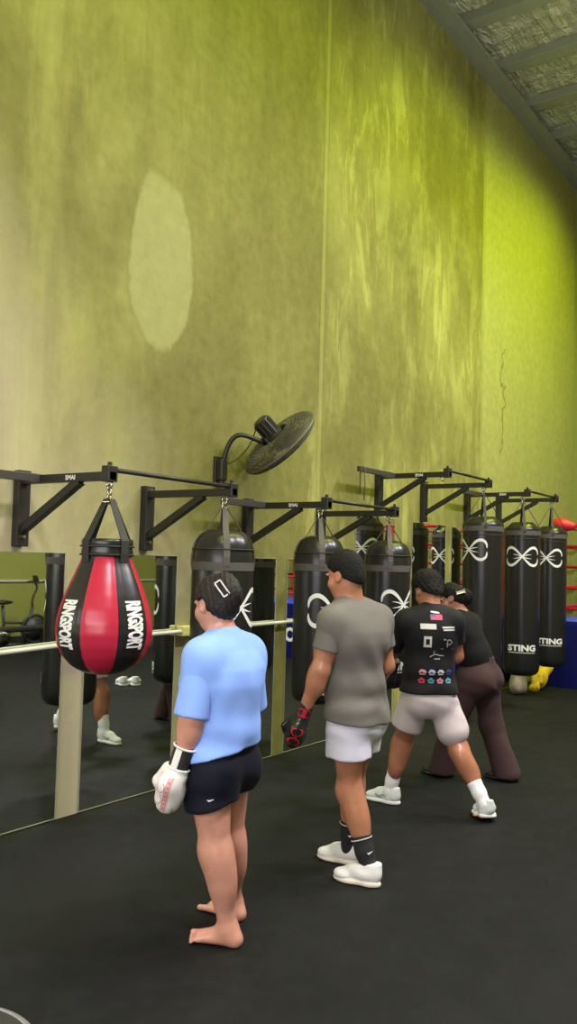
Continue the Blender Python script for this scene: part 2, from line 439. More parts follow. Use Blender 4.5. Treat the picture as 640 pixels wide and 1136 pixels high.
def nets(F, lo, h):
    n = np.array(F.shape); S = F < 0; cells = n-1
    def cid(i, j, k): return (i*cells[1]+j)*cells[2]+k
    ids = []; pos = []; quads = []
    for ax in range(3):
        a = [slice(None)]*3; b = [slice(None)]*3; a[ax] = slice(0, -1); b[ax] = slice(1, None); a, b = tuple(a), tuple(b)
        I = np.stack(np.nonzero(S[a] != S[b]), 1)
        o1, o2 = (ax+1) % 3, (ax+2) % 3
        I = I[(I[:, o1] > 0) & (I[:, o2] > 0) & (I[:, o1] < cells[o1]) & (I[:, o2] < cells[o2])]
        J = I.copy(); J[:, ax] += 1
        f0 = F[I[:, 0], I[:, 1], I[:, 2]]; f1 = F[J[:, 0], J[:, 1], J[:, 2]]; t = f0/(f0-f1)
        P = I.astype(float); P[:, ax] += t
        q = []
        for d1, d2 in ((-1, -1), (0, -1), (0, 0), (-1, 0)):
            C = I.copy(); C[:, o1] += d1; C[:, o2] += d2; c = cid(C[:, 0], C[:, 1], C[:, 2])
            q.append(c); ids.append(c); pos.append(P)
        q = np.stack(q, 1); flip = f0 >= 0; q[flip] = q[flip][:, ::-1]; quads.append(q)
    ids = np.concatenate(ids); pos = np.concatenate(pos); quads = np.concatenate(quads)
    u, inv = np.unique(ids, return_inverse=True); cnt = np.bincount(inv)
    V = np.stack([np.bincount(inv, pos[:, i])/cnt for i in range(3)], 1)*h+lo
    return V, np.searchsorted(u, quads)
def relax(V, Q, f=.5):
    A = np.zeros_like(V); c = np.zeros(len(V))
    for i in range(4):
        a, b = Q[:, i], Q[:, (i+1) % 4]
        for k in range(3):
            A[:, k] += np.bincount(a, V[b, k], len(V)) + np.bincount(b, V[a, k], len(V))
        c += np.bincount(a, minlength=len(V)) + np.bincount(b, minlength=len(V))
    return V*(1-f) + f*A/np.maximum(c, 1)[:, None]
def solid_obj(name, sol, h, m, parent=None, base=(0, 0, 0), smooth=1, loc=None):
    V, Q = sol.mesh(h, smooth)
    bvh = BVHTree.FromPolygons([tuple(v) for v in V], [tuple(q) for q in Q.tolist()])
    W = V - np.array(base)
    me = bpy.data.meshes.new(name)
    me.vertices.add(len(W)); me.vertices.foreach_set('co', W.astype(np.float32).ravel())
    me.loops.add(Q.size); me.loops.foreach_set('vertex_index', Q.astype(np.int32).ravel())
    me.polygons.add(len(Q)); me.polygons.foreach_set('loop_start', np.arange(0, Q.size, 4, dtype=np.int32))
    me.update(calc_edges=True)
    o = link(name, me, m, parent, loc, True)
    return o, bvh
def mark(name, VF, m, parent, base=(0, 0, 0)):
    V, Fs = VF
    return raw_obj(name, [(x-base[0], y-base[1], z-base[2]) for x, y, z in V], Fs, m, parent)

# ------------------------------------------------------------------ the setting
def struct(name, c, s, m, bev=0): return box_obj(name, c, s, m, None, bev, 'structure')
XA, XB, YB, HT = -1.6, 14.35, -9.0, 8.3
struct('floor', ((XA+XB)/2, YB/2, -.1), (XB-XA+.4, -YB+.4, .2), M_FLOOR)
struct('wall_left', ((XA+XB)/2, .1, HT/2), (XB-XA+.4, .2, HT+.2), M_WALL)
struct('wall_right', ((XA+XB)/2, YB-.1, HT/2), (XB-XA+.4, .2, HT+.2), M_PAINT)
struct('wall_back', (XB+.1, YB/2, HT/2), (.2, -YB, HT+.2), M_PAINT)
struct('wall_front', (XA-.1, YB/2, HT/2), (.2, -YB, HT+.2), M_PAINT)
struct('ceiling', ((XA+XB)/2, YB/2, HT+.2), (XB-XA+.4, -YB+.4, .2), M_FOIL)
bm = bmesh.new(); add_box(bm, ((XA+XB)/2, -.06, HT-.06), (XB-XA, .12, .2)); add_box(bm, ((XA+XB)/2, -.16, HT-.12), (XB-XA, .14, .05))
o = bm_obj('trim_1', bm, M_STEELBEAM); o['kind'] = 'structure'
k = 2
for x in np.arange(-.72, 14.3, 1.12):
    bm = bmesh.new(); x = float(x)+.02
    add_box(bm, (x, YB/2, HT+.035), (.20, -YB-.02, .13), None, .008)
    o = bm_obj('trim_%d' % k, bm, M_STEELBEAM); o['kind'] = 'structure'; k += 1
struct('baseboard_right', ((XA+XB)/2, YB+.01, .06), (XB-XA-.1, .02, .12), M_DARK)
struct('trim_%d' % k, ((XA+XB)/2, YB+.015, 1.15), (XB-XA-.1, .03, .03), M_RAIL); k += 1

# mirrors screwed to the wall
def mirror(x0, x1, z0, z1, label):
    bm = bmesh.new(); add_box(bm, ((x0+x1)/2, -.004, (z0+z1)/2), (x1-x0, .006, z1-z0))
    for f in bm.faces: f.material_index = 0 if f.normal.y < -.5 else 1
    o = bm_obj('wall_mirror', bm, None, ms=[M_MIRROR, M_EDGE])
    e = bmesh.new()
    for x in (x0+.002, x1-.002): add_box(e, (x, -.0085, (z0+z1)/2), (.004, .003, z1-z0))
    for z in (z0+.002, z1-.002): add_box(e, ((x0+x1)/2, -.0085, z), (x1-x0, .003, .004))
    bm_obj('bevelled_edge', e, M_EDGE, o)
    return props(o, label, 'mirror', 'mirrors along the wall')
mirror(1.2, 3.645, .006, 1.70, 'low wall mirror at the left edge, nearest the camera, reflecting the exercise bikes')
mirror(3.83, 4.70, .006, 1.70, 'low wall mirror behind the red teardrop bag')
mirror(4.87, 5.955, .006, 1.70, 'low wall mirror behind the woman in the blue shirt')
mirror(6.12, 7.05, .006, 1.70, 'low wall mirror behind the man in the grey shirt')
mirror(7.28, 8.10, .006, 2.16, 'tall wall mirror just left of the head of the man in printed shirt')
mirror(8.50, 9.375, .006, 2.15, 'tall wall mirror right above the head of the man in printed black shirt')
mirror(9.535, 10.40, .006, 2.14, 'tall wall mirror behind the first tall bag on the right')
mirror(10.56, 11.75, .006, 2.14, 'tall wall mirror behind the middle and last tall bags')

# white rail on the mirror strips
r = empty('wall_rail', (4.78, -.0, 1.14), 'thin white horizontal rail running across the mirrors', 'rail')
bm = bmesh.new(); add_tube(bm, [(1.2-4.78, -.055, -.075), (3.1-4.78, -.055, -.045), (4.2-4.78, -.055, -.008), (4.78-4.78, -.055, 0), (6.2-4.78, -.055, .01), (7.0-4.78, -.055, .012)], .015, 12)
bm_obj('bar', bm, M_RAIL, r, smooth=True)
for x in (4.78, 6.03, 3.735):
    bm = bmesh.new(); big = x == 4.78
    add_box(bm, (x-4.78, -.03 if not big else -.040, 0 if x > 4 else -.025), (.14, .08, .075) if big else (.05, .055, .03), None, .008)
    if big: add_box(bm, (x-4.78+.075, -.04, 0), (.02, .06, .05), None, .004)
    bm_obj('clamp', bm, M_CLAMP if big else M_RAIL, r)

# ------------------------------------------------------------------ bag brackets
def bracket(X, zt, zb, tie=None, lateral=None, tag=None, label='', tie_label='', eye=(0, -.745)):
    r = empty('bag_bracket', (X, 0, zb), label, 'bracket', 'steel bag brackets on the wall')
    H = zt-zb; za = H-.06
    bm = bmesh.new(); add_box(bm, (0, -.03, H/2), (.085, .06, H), None, .004); bm_obj('wall_plate', bm, M_BLACK, r)
    for z in (.06, H-.03):
        bm = bmesh.new(); bmesh.ops.create_cone(bm, cap_ends=True, segments=6, radius1=.012, radius2=.012, depth=.016, matrix=Matrix.Translation((0, -.066, z)) @ Matrix.Rotation(PI/2, 4, 'X'))
        bm_obj('bolt', bm, M_CHROME, r)
    bm = bmesh.new(); add_box(bm, (0, -.44, za), (.05, .78, .05), None, .003); bm_obj('arm', bm, M_BLACK, r)
    bm = bmesh.new(); add_bar(bm, (0, -.05, .10), (0, -.56, za-.02), .045, .045, (1, 0, 0), .003); bm_obj('brace', bm, M_BLACK, r)
    bm = bmesh.new(); add_box(bm, (0, -.80, za+.012), (.07, .06, .09), None, .004); add_box(bm, (0, -.80, za+.065), (.02, .02, .03), None, .003); bm_obj('tip_block', bm, M_BLACK, r)
    bm = bmesh.new(); add_tube(bm, [(eye[0], eye[1]+.022*math.cos(a), za-.045+.022*math.sin(a)) for a in np.linspace(0, 2*PI, 17)[:-1]], .006, 8, True); bm_obj('eye_bolt', bm, M_CHROME, r, smooth=True)
    if tie:
        bm = bmesh.new(); add_tube(bm, [(.03, -.81, za+.035), (tie, -.80, za+.03)], .014, 10); tr = bm_obj('tie_rod', bm, M_BLACK, None, (X, 0, zb), True); props(tr, tie_label, 'rod', 'tie rods between bracket tips')
    if lateral:
        bm = bmesh.new(); add_box(bm, (-lateral/2, -.21, za+.004), (lateral, .04, .05), None, .003); bm_obj('side_bar', bm, mat('grey_steel', (.05, .045, .042), .38), r)
    if tag:
        me = on_plane(fit(text2d('SMAI', .05, .0015), .085, .028), (-.0262, -.50, za), (0, -1, 0), (0, 0, 1)); mark('lettering', me, M_WHITE, r)
    return r
bracket(3.266, 2.195, 1.73, 1.076, .9, 1, 'black steel bracket holding the red teardrop bag, nearest of the wall brackets', 'thin black rod joining the teardrop bracket to the next one', (.015, -.785))
bracket(4.342, 2.19, 1.73, None, None, None, 'plain black bracket above the woman in blue, second along the wall')
bracket(5.505, 2.185, 1.73, 1.1, .55, 1, 'black bracket with white tag above the man in the grey shirt', 'thin black rod above the man in grey, joining two bracket tips')
bracket(6.605, 2.185, 1.73, None, None, None, 'plain black bracket holding the bag right of the man in grey')
bracket(7.686, 2.635, 2.17, 1.042, .72, 1, 'high black bracket with white tag carrying no bag', 'thin black rod from the high empty bracket to the one beside it')
bracket(8.728, 2.62, 2.16, None, None, None, 'high black bracket holding the first tall bag on the right')
bracket(9.933, 2.615, 2.16, 1.045, .6, 1, 'high black bracket with white tag holding the middle tall bag', 'thin black rod between the last two brackets at the far end')
bracket(10.978, 2.62, 2.16, None, None, None, 'high black bracket at the far end, holding the last tall bag')
# loose strap hung over the free end of the high bracket's side bar
s = empty('hanging_strap', (7.04, -.21, 2.28), 'thin grey strap hanging from the left end of the high empty bracket', 'strap')
bm = bmesh.new(); add_tube(bm, [(0, -.024, 0), (.004, -.028, .15), (0, -.026, .27), (0, -.024, .305), (0, 0, .331), (0, .024, .305), (.004, .028, .2), (.01, .03, .06)], .006, 6); bm_obj('webbing', bm, M_STRAP, s, smooth=True)

# ------------------------------------------------------------------ punching bags
def cam_az(X, Y): return math.atan2(EYE.y-Y, EYE.x-X)
def heavy_bag(X, zb, zshoulder, ztop, zhook, rad, logo_deg, logo_z, text_deg, label, dome=True, hw=.2, hh=.12, text_z=.18, Y=-.745):
    r = empty('punching_bag', (X, Y, zb), label, 'punching bag', 'black punching bags')
    az = cam_az(X, Y); zs = zshoulder-zb; zt = ztop-zb; zh = zhook-zb
    prof = [(0, 0), (rad*.55, .004), (rad*.82, .02), (rad*.95, .05), (rad, .10)]
    prof += [(rad, .10+(zs-.2)*i/8) for i in range(1, 9)]
    if dome:
        z0 = prof[-1][1]
        prof += [(rad*math.cos(a)**.55*.98+.0, z0+(zt-z0)*math.sin(a)) for a in np.linspace(.12, 1.42, 9)]
        prof += [(0, zt)]
    else:
        prof += [(rad*.995, zs-.02), (rad*.96, zs), (rad*.8, zs+.03), (rad*.6, zt-.004), (0, zt)]
    bm = bmesh.new(); add_lathe(bm, prof, 48); bm_obj('body', bm, M_VINYL, r, smooth=True)
    zband = zs-.16 if dome else zs-.06
    bm = bmesh.new(); add_lathe(bm, [(rad*.98, zband-.03), (rad+.005, zband-.028), (rad+.006, zband+.024), (rad*.98, zband+.026)], 48); bm_obj('band', bm, M_STRAP, r, smooth=True, angle=.8)
    bm = bmesh.new(); add_tube(bm, [(rad*1.002*math.cos(a), rad*1.002*math.sin(a), zs-.05 if dome else zs-.13) for a in np.linspace(0, 2*PI, 49)[:-1]], .005, 6, True)
    bm_obj('seam', bm, M_BSTRAP, r, smooth=True)
    for q in range(4):
        a = az + PI*.5*q + .12
        bm = bmesh.new(); w = .021 if dome else .016
        zz = prof if dome else prof
        rr = lambda z: np.interp(z, [p[1] for p in prof], [p[0] for p in prof])
        path = [(rr(z)+.006, z) for z in np.linspace(zband, zt-.012 if dome else zs, 9)]
        path.append((.02, zh-.06))
        rows = []
        for (pr_, pz) in path:
            c = Vector((pr_*math.cos(a), pr_*math.sin(a), pz)); t = Vector((-math.sin(a), math.cos(a), 0)); ww = w if pr_ > .05 else w*.7
            nn = Vector((math.cos(a), math.sin(a), 0))*.0025
            rows.append([bm.verts.new(c+t*ww+nn), bm.verts.new(c-t*ww+nn), bm.verts.new(c-t*ww-nn), bm.verts.new(c+t*ww-nn)])
        for A, B in zip(rows, rows[1:]):
            for i in range(4): bm.faces.new((A[i], A[(i+1) % 4], B[(i+1) % 4], B[i]))
        bm.faces.new(rows[0][::-1]); bm.faces.new(rows[-1])
        bm_obj('strap', bm, M_STRAP if dome else M_BSTRAP, r)
    bm = bmesh.new()
    add_tube(bm, [(.024*math.cos(a), 0, zh-.055+.024*math.sin(a)) for a in np.linspace(0, 2*PI, 17)[:-1]], .005, 8, True)
    add_tube(bm, [(0, .018*math.cos(a), zh-.018+.024*math.sin(a)) for a in np.linspace(0, 2*PI, 17)[:-1]], .005, 8, True)
    bm_obj('swivel', bm, M_CHROME, r, smooth=True)
    mark('emblem', on_cylinder(emblem2d(hw, hh), rad, az+math.radians(logo_deg), logo_z-zb), M_WHITE, r)
    V = on_cylinder(fit(text2d('STING', .09, .004), .34, .075), rad, az+math.radians(text_deg), text_z+.03); mark('lettering', V, M_WHITE, r)
    bars = join2d(*[shift(rect2d(.019, .012, 1, 1), -.15+.025*i, 0) for i in range(13)])
    mark('small_print', on_cylinder(bars, rad, az+math.radians(text_deg), text_z-.025), M_SILVER, r)
    return r
heavy_bag(4.342, .55, 1.80, 1.885, 2.085, .203, 38, 1.375, 40, 'fat black punching bag with white emblem, directly behind the head of the woman in blue')
heavy_bag(5.505, .60, 1.80, 1.885, 2.08, .192, 38, 1.315, 40, 'fat black punching bag in front of the man in the grey shirt', text_z=.12)
heavy_bag(6.605, .60, 1.80, 1.885, 2.08, .197, 45, 1.33, 40, 'fat black punching bag between the man in grey and the man in printed shirt')
heavy_bag(8.728, .39, 2.14, 2.215, 2.515, .215, -42, 1.85, -42, 'first of three tall black bags on the right, behind the woman in brown trousers', False, .2, .11, .31)
heavy_bag(9.933, .39, 2.14, 2.215, 2.51, .21, 0, 1.80, 2, 'middle of the three tall black bags on the right', False, .2, .11, .31)
heavy_bag(10.978, .40, 2.14, 2.215, 2.515, .20, -16, 1.80, -2, 'last of the three tall black bags on the right, next to the ring ropes', False, .2, .11, .31)

# red and black teardrop bag
TD = empty('teardrop_bag', (3.285, -.785, 1.033), 'red and black teardrop punching bag hanging left of the woman in blue', 'punching bag')
prof = [(0, 0), (.07, .004), (.13, .022), (.185, .058), (.228, .11), (.255, .17), (.266, .235), (.262, .30), (.246, .37), (.222, .44), (.194, .51), (.168, .57), (.150, .61), (.140, .64), (.135, .665)]
pz = [p[1] for p in prof]; prr = [p[0] for p in prof]
az0 = cam_az(3.285, -.785)-.10
def seamy(a, z):
    t = ((a-az0+PI/8) % (PI/4))/(PI/4); return 1-.02*math.exp(-((min(t, 1-t))/.06)**2)*(1 if z > .01 else 0)
bm = bmesh.new()
pf = [(float(np.interp(z, pz, prr)), float(z)) for z in np.concatenate([[0], np.linspace(.004, .665, 46)])]
pf[0] = (0, 0)
N = 96
add_lathe(bm, pf, N, matfn=lambda k: int(round(((2*PI*(k+.5)/N-az0) % (2*PI))/(PI/4))) % 2, rfn=seamy)
bm_obj('body', bm, None, TD, smooth=True, ms=[M_RED, M_VINYL])
bm = bmesh.new(); add_lathe(bm, [(.05, .655), (.137, .65), (.141, .655), (.143, .68), (.138, .70), (.141, .715), (.143, .735), (.136, .75), (.05, .752), (0, .752)], 48); bm_obj('collar', bm, M_VINYL, TD, smooth=True)
bm = bmesh.new()
for z in (.662, .708): add_tube(bm, [(.146*math.cos(a), .146*math.sin(a), z) for a in np.linspace(0, 2*PI, 49)[:-1]], .006, 6, True)
bm_obj('lacing', bm, M_BSTRAP, TD, smooth=True)
for q in range(4):
    a = az0 + PI/4 + PI*.5*q; bm = bmesh.new(); t = Vector((-math.sin(a), math.cos(a), 0)); nr = Vector((math.cos(a), math.sin(a), 0))
    rows = []
    for rr_, z, w in ((.146, .62, .026), (.150, .67, .026), (.148, .74, .026), (.022, .975, .02)):
        c = nr*rr_+Vector((0, 0, z)); rows.append([bm.verts.new(c+t*w+nr*.003), bm.verts.new(c-t*w+nr*.003), bm.verts.new(c-t*w-nr*.003), bm.verts.new(c+t*w-nr*.003)])
    for A, B in zip(rows, rows[1:]):
        for i in range(4): bm.faces.new((A[i], A[(i+1) % 4], B[(i+1) % 4], B[i]))
    bm.faces.new(rows[0][::-1]); bm.faces.new(rows[-1]); bm_obj('strap', bm, M_BSTRAP, TD)
bm = bmesh.new()
for i in range(5):
    z = .965+.024*i; u = (1, 0) if i % 2 else (0, 1)
    add_tube(bm, [(.013*math.cos(a)*u[0], .013*math.cos(a)*u[1], z+.018*math.sin(a)) for a in np.linspace(0, 2*PI, 13)[:-1]], .005, 6, True)
add_tube(bm, [(.05*math.cos(a), .05*math.sin(a)*.5, .955) for a in np.linspace(0, 2*PI, 17)[:-1]], .005, 6, True)
bm_obj('chain', bm, M_CHROME, TD, smooth=True)
for q in (1, 3, 5, 7):
    a = az0+PI/4*q
    V, Fs = fit(text2d('RINGSPORT', .08, .004, .95), .262, .108)
    out = []
    for u, v in V:
        z = .285-u; R0 = float(np.interp(z, pz, prr)); aa = a + v/R0; R1 = R0*seamy(aa, z)+.0035
        out.append((R1*math.cos(aa), R1*math.sin(aa), z))
    mark('lettering', (out, Fs), M_WHITE, TD)

# ------------------------------------------------------------------ wall fan
FB = Vector((5.13, 0, 2.385)); FN = Vector((.676, -.326, -.66)).normalized()
FC = Vector((5.47, -.36, 2.63))
fan = empty('wall_fan', FB, 'large black caged fan tilted downwards on a bent arm on the wall', 'fan')
fu = FN.cross(Vector((0, 0, 1))).normalized(); fv = fu.cross(FN)
FM = Matrix((fu, fv, FN)).transposed().to_4x4(); FM.translation = FC-FB
M_CAGE = mat('fan_cage', (.085, .08, .05), .5); M_FANB = mat('fan_plastic', (.02, .02, .015), .4)
Rf = .345
def dome(t, s): return (Rf*math.sin(t), s*(.012+.075*math.cos(t)))
bm = bmesh.new()
for s_ in (-1, 1):
    for i in range(11):
        t = PI/2*(.25+.75*i/10); r_, z_ = dome(t, s_)
        add_tube(bm, [(r_*math.cos(a), r_*math.sin(a), z_) for a in np.linspace(0, 2*PI, 41)[:-1]], .0035, 5, True)
    for q in range(76):
        a = 2*PI*q/76; P = []
        for i in range(7):
            t = PI/2*(.25+.75*i/6); r_, z_ = dome(t, s_); P.append((r_*math.cos(a+.15*s_*(1-i/6)), r_*math.sin(a+.15*s_*(1-i/6)), z_))
        add_tube(bm, P, .0026, 4, cap=False)
add_tube(bm, [(Rf*math.cos(a), Rf*math.sin(a), 0) for a in np.linspace(0, 2*PI, 49)[:-1]], .014, 8, True)
bm.transform(FM); bm_obj('cage', bm, M_CAGE, fan, smooth=True)
for q in range(3):
    bm = bmesh.new(); g = []
    for i in range(8):
        f = i/7; rr_ = .05+.27*f; w = (.35+.30*math.sin(PI*min(1, f*1.1)))*(1-.25*f)
        row = []
        for j in range(6):
            a = 2*PI*q/3 + w*(j/5-.5)*1.9 + .25*f; z = (.5-j/5)*.055*(1-.4*f)
            row.append(bm.verts.new((rr_*math.cos(a), rr_*math.sin(a), z)))
        g.append(row)
    for A, B in zip(g, g[1:]):
        for j in range(5): bm.faces.new((A[j], A[j+1], B[j+1], B[j]))
    bmesh.ops.solidify(bm, geom=bm.faces[:], thickness=.004); bm.transform(FM); bm_obj('blade', bm, M_FANB, fan, smooth=True)
bm = bmesh.new(); add_lathe(bm, [(0, -.25), (.055, -.25), (.066, -.24), (.068, -.10), (.085, -.085), (.085, -.065), (0, -.06)], 28)
for q in range(12):
    a = 2*PI*q/12; add_box(bm, (.07*math.cos(a), .07*math.sin(a), -.17), (.012, .012, .12))
bm.transform(FM); bm_obj('motor', bm, M_FANB, fan, smooth=True, angle=.6)
bm = bmesh.new(); add_lathe(bm, [(0, -.03), (.05, -.03), (.06, .02), (.05, .05), (0, .058)], 24); bm.transform(FM); bm_obj('hub', bm, M_FANB, fan, smooth=True)
mp = FM @ Vector((0, -.10, -.10))
bm = bmesh.new(); add_tube(bm, [tuple(p) for p in bez((0, -.05, .02), (.01, -.12, .42), (.06, -.25, .24), mp, 14)], .019, 12); bm_obj('arm', bm, M_FANB, fan, smooth=True)
bm = bmesh.new(); add_box(bm, (0, -.012, .0), (.10, .024, .22), None, .006); add_box(bm, (0, -.05, 0), (.075, .06, .17), None, .012); add_box(bm, (0, -.05, -.10), (.05, .04, .06), None, .01); bm_obj('wall_mount', bm, M_FANB, fan)
bm = bmesh.new(); b_ = FM @ Vector((0, -.085, -.12)); add_bar(bm, mp, FM @ Vector((0, -.02, -.10)), .06, .06, (0, 0, 1), .008); bm_obj('tilt_knuckle', bm, M_FANB, fan)
bm = bmesh.new(); add_tube(bm, [tuple(p) for p in bez((.03, -.06, .05), (.18, -.14, .10), (.22, -.22, .30), FM @ Vector((-.03, -.04, -.24)), 14)], .005, 6); bm_obj('cord', bm, M_FANB, fan, smooth=True)

# ------------------------------------------------------------------ boxing ring
RX0, RX1, RY0, RY1, RH = 12.05, 14.2, -5.6, -.31, .93
ring = empty('boxing_ring', (RX0, RY0, 0), 'boxing ring with red ropes and blue skirt at the far right', 'boxing ring')
W, L = RX1-RX0, RY1-RY0
bm = bmesh.new(); add_box(bm, (W/2, L/2, RH/2-.03), (W-.16, L-.16, RH-.06)); bm_obj('platform', bm, M_DARK, ring)
bm = bmesh.new(); add_box(bm, (W/2, L/2, RH-.03), (W-.02, L-.02, .06), None, .012); bm_obj('canvas_floor', bm, M_BLUE, ring)
bm = bmesh.new(); n = 120
loop = [(0, y) for y in np.linspace(0, L, 60)] + [(x, L) for x in np.linspace(0, W, 24)[1:]]
bot = []; top = []
for i, (x, y) in enumerate(loop):
    w = .018*math.sin(i*1.3)+.012*math.sin(i*.47+1); onx = x == 0
    bot.append(bm.verts.new((x-w-.02 if onx else x, y if onx else y+w*.6+.01, .004))); top.append(bm.verts.new((x-.012 if onx else x, y if onx else y+.004, RH)))
for i in range(len(loop)-1): bm.faces.new((bot[i+1], bot[i], top[i], top[i+1]))
bmesh.ops.solidify(bm, geom=bm.faces[:], thickness=.004); bm_obj('skirt', bm, M_BLUE, ring, smooth=True)
mark('lettering', on_plane(fit(text2d('OU', .3, .012), .42, .25), (-.05, 1.4, .40), (0, -1, 0), (0, 0, 1)), M_WHITE, ring)
PH = 2.36
for cx, cy in ((.12, .12), (.12, L-.08), (W-.12, .12), (W-.12, L-.08)):
    bm = bmesh.new(); add_tube(bm, [(cx, cy, 0), (cx, cy, PH)], .05, 14); p = bm_obj('corner_post', bm, M_REDROPE, ring, smooth=True, angle=.6)
RZ = (1.39, 1.69, 1.98, 2.27)
for z in RZ + (1.1,):
    P = [(.05, .05, z), (.05, L-.07, z), (W-.06, L-.07, z), (W-.06, .05, z)]
    for a, b in zip(P, P[1:]+P[:1]):
        bm = bmesh.new(); add_tube(bm, [a, b], .022, 10); bm_obj('rope', bm, M_REDROPE, ring, smooth=True)
for cx, cy in ((.07, L-.19), (.07, .08)):
    for z in RZ[-1:]:
        sl = Solid(); sl.ell((cx-.03, cy-.02, z+.02), (.12, .14, .10 if z > 2 else .06), k=.03).ell((cx-.05, cy-.14, z), (.06, .11, .07 if z > 2 else .045), k=.05)
        solid_obj('corner_pad', sl, .02, M_REDROPE, ring)
for y in (1.7, 3.4):
    bm = bmesh.new(); add_box(bm, (.03, y, 1.68), (.012, .03, 1.2)); bm_obj('rope_spacer', bm, M_REDROPE, ring)

# things on the floor under the tall bags
g = empty('boxing_glove', (11.70, -.40, 0), 'yellow boxing glove lying on the floor below the last tall bag', 'glove')
s = Solid(); s.ell((-.08, 0, .15), (.15, .10, .11), k=.05).ell((-.15, .0, .10), (.12, .09, .09), k=.04).cone((-.19, -.05, .20), (-.23, -.07, .12), .04, .03, k=.03); s.cut((0, 0, .004), (0, 0, -1))
s.cone((0, 0, .19), (.14, .0, .26), .08, .085, k=.04)
solid_obj('mitt', s, .012, M_YEL, g)
s = Solid(); s.cone((.13, 0, .25), (.20, 0, .285), .09, .095, k=.02); solid_obj('cuff', s, .012, M_YEL, g)
s = Solid(); s.ell((-.36, -.02, .05), (.09, .07, .06), k=.03); s.cone((-.36, -.06, .06), (-.30, -.05, .12), .03, .025); s.cut((0, 0, .004), (0, 0, -1)); solid_obj('thumb', s, .012, M_YEL, g)
bg = empty('gym_bag', (11.0, -.33, 0), 'beige bag standing on the floor behind the middle tall bag', 'bag')
s = Solid(); s.econe((0, 0, .1), (0, .0, .30), (.17, .11), (.15, .08), (1, 0, 0)); s.cut((0, 0, .003), (0, 0, -1)); s.warp = lambda X, Y, Z: .008*np.sin(X*30+Z*22)*np.sin(Y*28+Z*13)
solid_obj('body', s, .014, M_BEIGE, bg)
bm = bmesh.new(); add_tube(bm, [tuple(p) for p in bez((-.08, -.06, .34), (-.06, -.08, .50), (.06, -.08, .50), (.08, -.06, .34), 12)], .012, 8); bm_obj('handle', bm, M_BEIGE, bg, smooth=True)
wp = empty('weight_plate', (1.675, -1.80, 0), 'round dark weight plate with pale metal rim on the floor, bottom left corner', 'weight plate')
bm = bmesh.new(); add_lathe(bm, [(.03, 0), (.31, 0), (.325, .01), (.325, .05), (.30, .056), (.26, .045), (.12, .045), (.10, .06), (.03, .06), (.03, 0)], 64); bm_obj('disc', bm, M_DARK, wp, smooth=True, angle=.7)
bm = bmesh.new(); add_lathe(bm, [(.326, .012), (.336, .014), (.336, .05), (.318, .058), (.312, .054), (.326, .045), (.326, .012)], 64); bm_obj('rim', bm, mat('worn_rim', (.2, .2, .2), .45), wp, smooth=True, angle=.7)

# machines along the opposite wall, seen in the left mirror
def bike(x, y, rz, label):
    r = empty('exercise_bike', (x, y, 0), label, 'exercise bike', 'exercise bikes on the far side', rz)
    bm = bmesh.new()
    for sx in (-.45, .45): add_tube(bm, [(sx, -.22, .035), (sx, .22, .035)], .03, 10)
    add_tube(bm, [(-.45, 0, .05), (.45, 0, .05)], .03, 10); add_tube(bm, [(-.2, 0, .05), (-.28, 0, .75)], .028, 10); add_tube(bm, [(.15, 0, .05), (.28, 0, .72)], .028, 10)
    add_tube(bm, [(-.24, 0, .45), (.22, 0, .42)], .025, 10); bm_obj('frame', bm, M_DARK, r, smooth=True)
    bm = bmesh.new(); add_tube(bm, [(.34+.24*math.cos(a), 0, .32+.24*math.sin(a)) for a in np.linspace(0, 2*PI, 33)[:-1]], .03, 8, True); add_tube(bm, [(.34, -.04, .32), (.34, .04, .32)], .20, 24); bm_obj('flywheel', bm, M_DARK, r, smooth=True)
    s = Solid(); s.ell((-.32, 0, .80), (.14, .10, .04), k=.03).ell((-.20, 0, .80), (.12, .04, .03), k=.04); solid_obj('seat', s, .012, M_BLACK, r)
    bm = bmesh.new(); add_tube(bm, [tuple(p) for p in bez((.28, 0, .72), (.22, 0, .95), (.45, 0, 1.02), (.30, 0, 1.15), 10)], .02, 8); add_tube(bm, [(.42, -.22, 1.18), (.26, -.20, 1.15), (.26, .20, 1.15), (.42, .22, 1.18)], .016, 8); bm_obj('handlebar', bm, M_DARK, r, smooth=True)
    bm = bmesh.new(); add_box(bm, (.32, 0, 1.22), (.03, .16, .12), Matrix.Rotation(-.4, 3, 'Y'), .006); bm_obj('console', bm, M_BLACK, r)
    for sy in (-1, 1):
        bm = bmesh.new(); add_tube(bm, [(0, .06*sy, .34), (.12*sy, .07*sy, .26)], .013, 8); add_box(bm, (.12*sy, .12*sy, .26), (.09, .09, .025), None, .005); bm_obj('pedal', bm, M_DARK, r)
    return r
bike(9.55, -8.3, .2, 'black exercise bike seen in the left mirror, at the left edge')
bike(8.05, -8.35, .2, 'black exercise bike by the green wall, beyond the left edge of the mirror')
sw = empty('balance_trainer', (10.55, -8.45, 0), 'black curved upright machine handle standing by the green wall in the left mirror', 'machine')
bm = bmesh.new(); add_box(bm, (0, 0, .03), (.5, .3, .06), None, .02); bm_obj('foot', bm, M_DARK, sw)
bm = bmesh.new(); add_tube(bm, [tuple(p) for p in bez((.0, 0, .05), (.22, 0, .30), (-.30, 0, .55), (-.18, 0, .66), 14)] + [(.02, 0, .70)], .03, 10); bm_obj('upright', bm, M_DARK, sw, smooth=True)
tm = empty('weight_bench', (9.15, -7.6, 0), 'low black bench lying in front of the bikes in the left mirror', 'bench')
bm = bmesh.new(); add_box(bm, (0, 0, .40), (1.1, .28, .08), None, .025); bm_obj('pad', bm, M_BLACK, tm)
for sx in (-.4, .4):
    bm = bmesh.new(); add_bar(bm, (sx, 0, .36), (sx, 0, .03), .05, .05, (0, 1, 0)); add_box(bm, (sx, 0, .02), (.06, .42, .04), None, .005); bm_obj('leg', bm, M_DARK, tm)
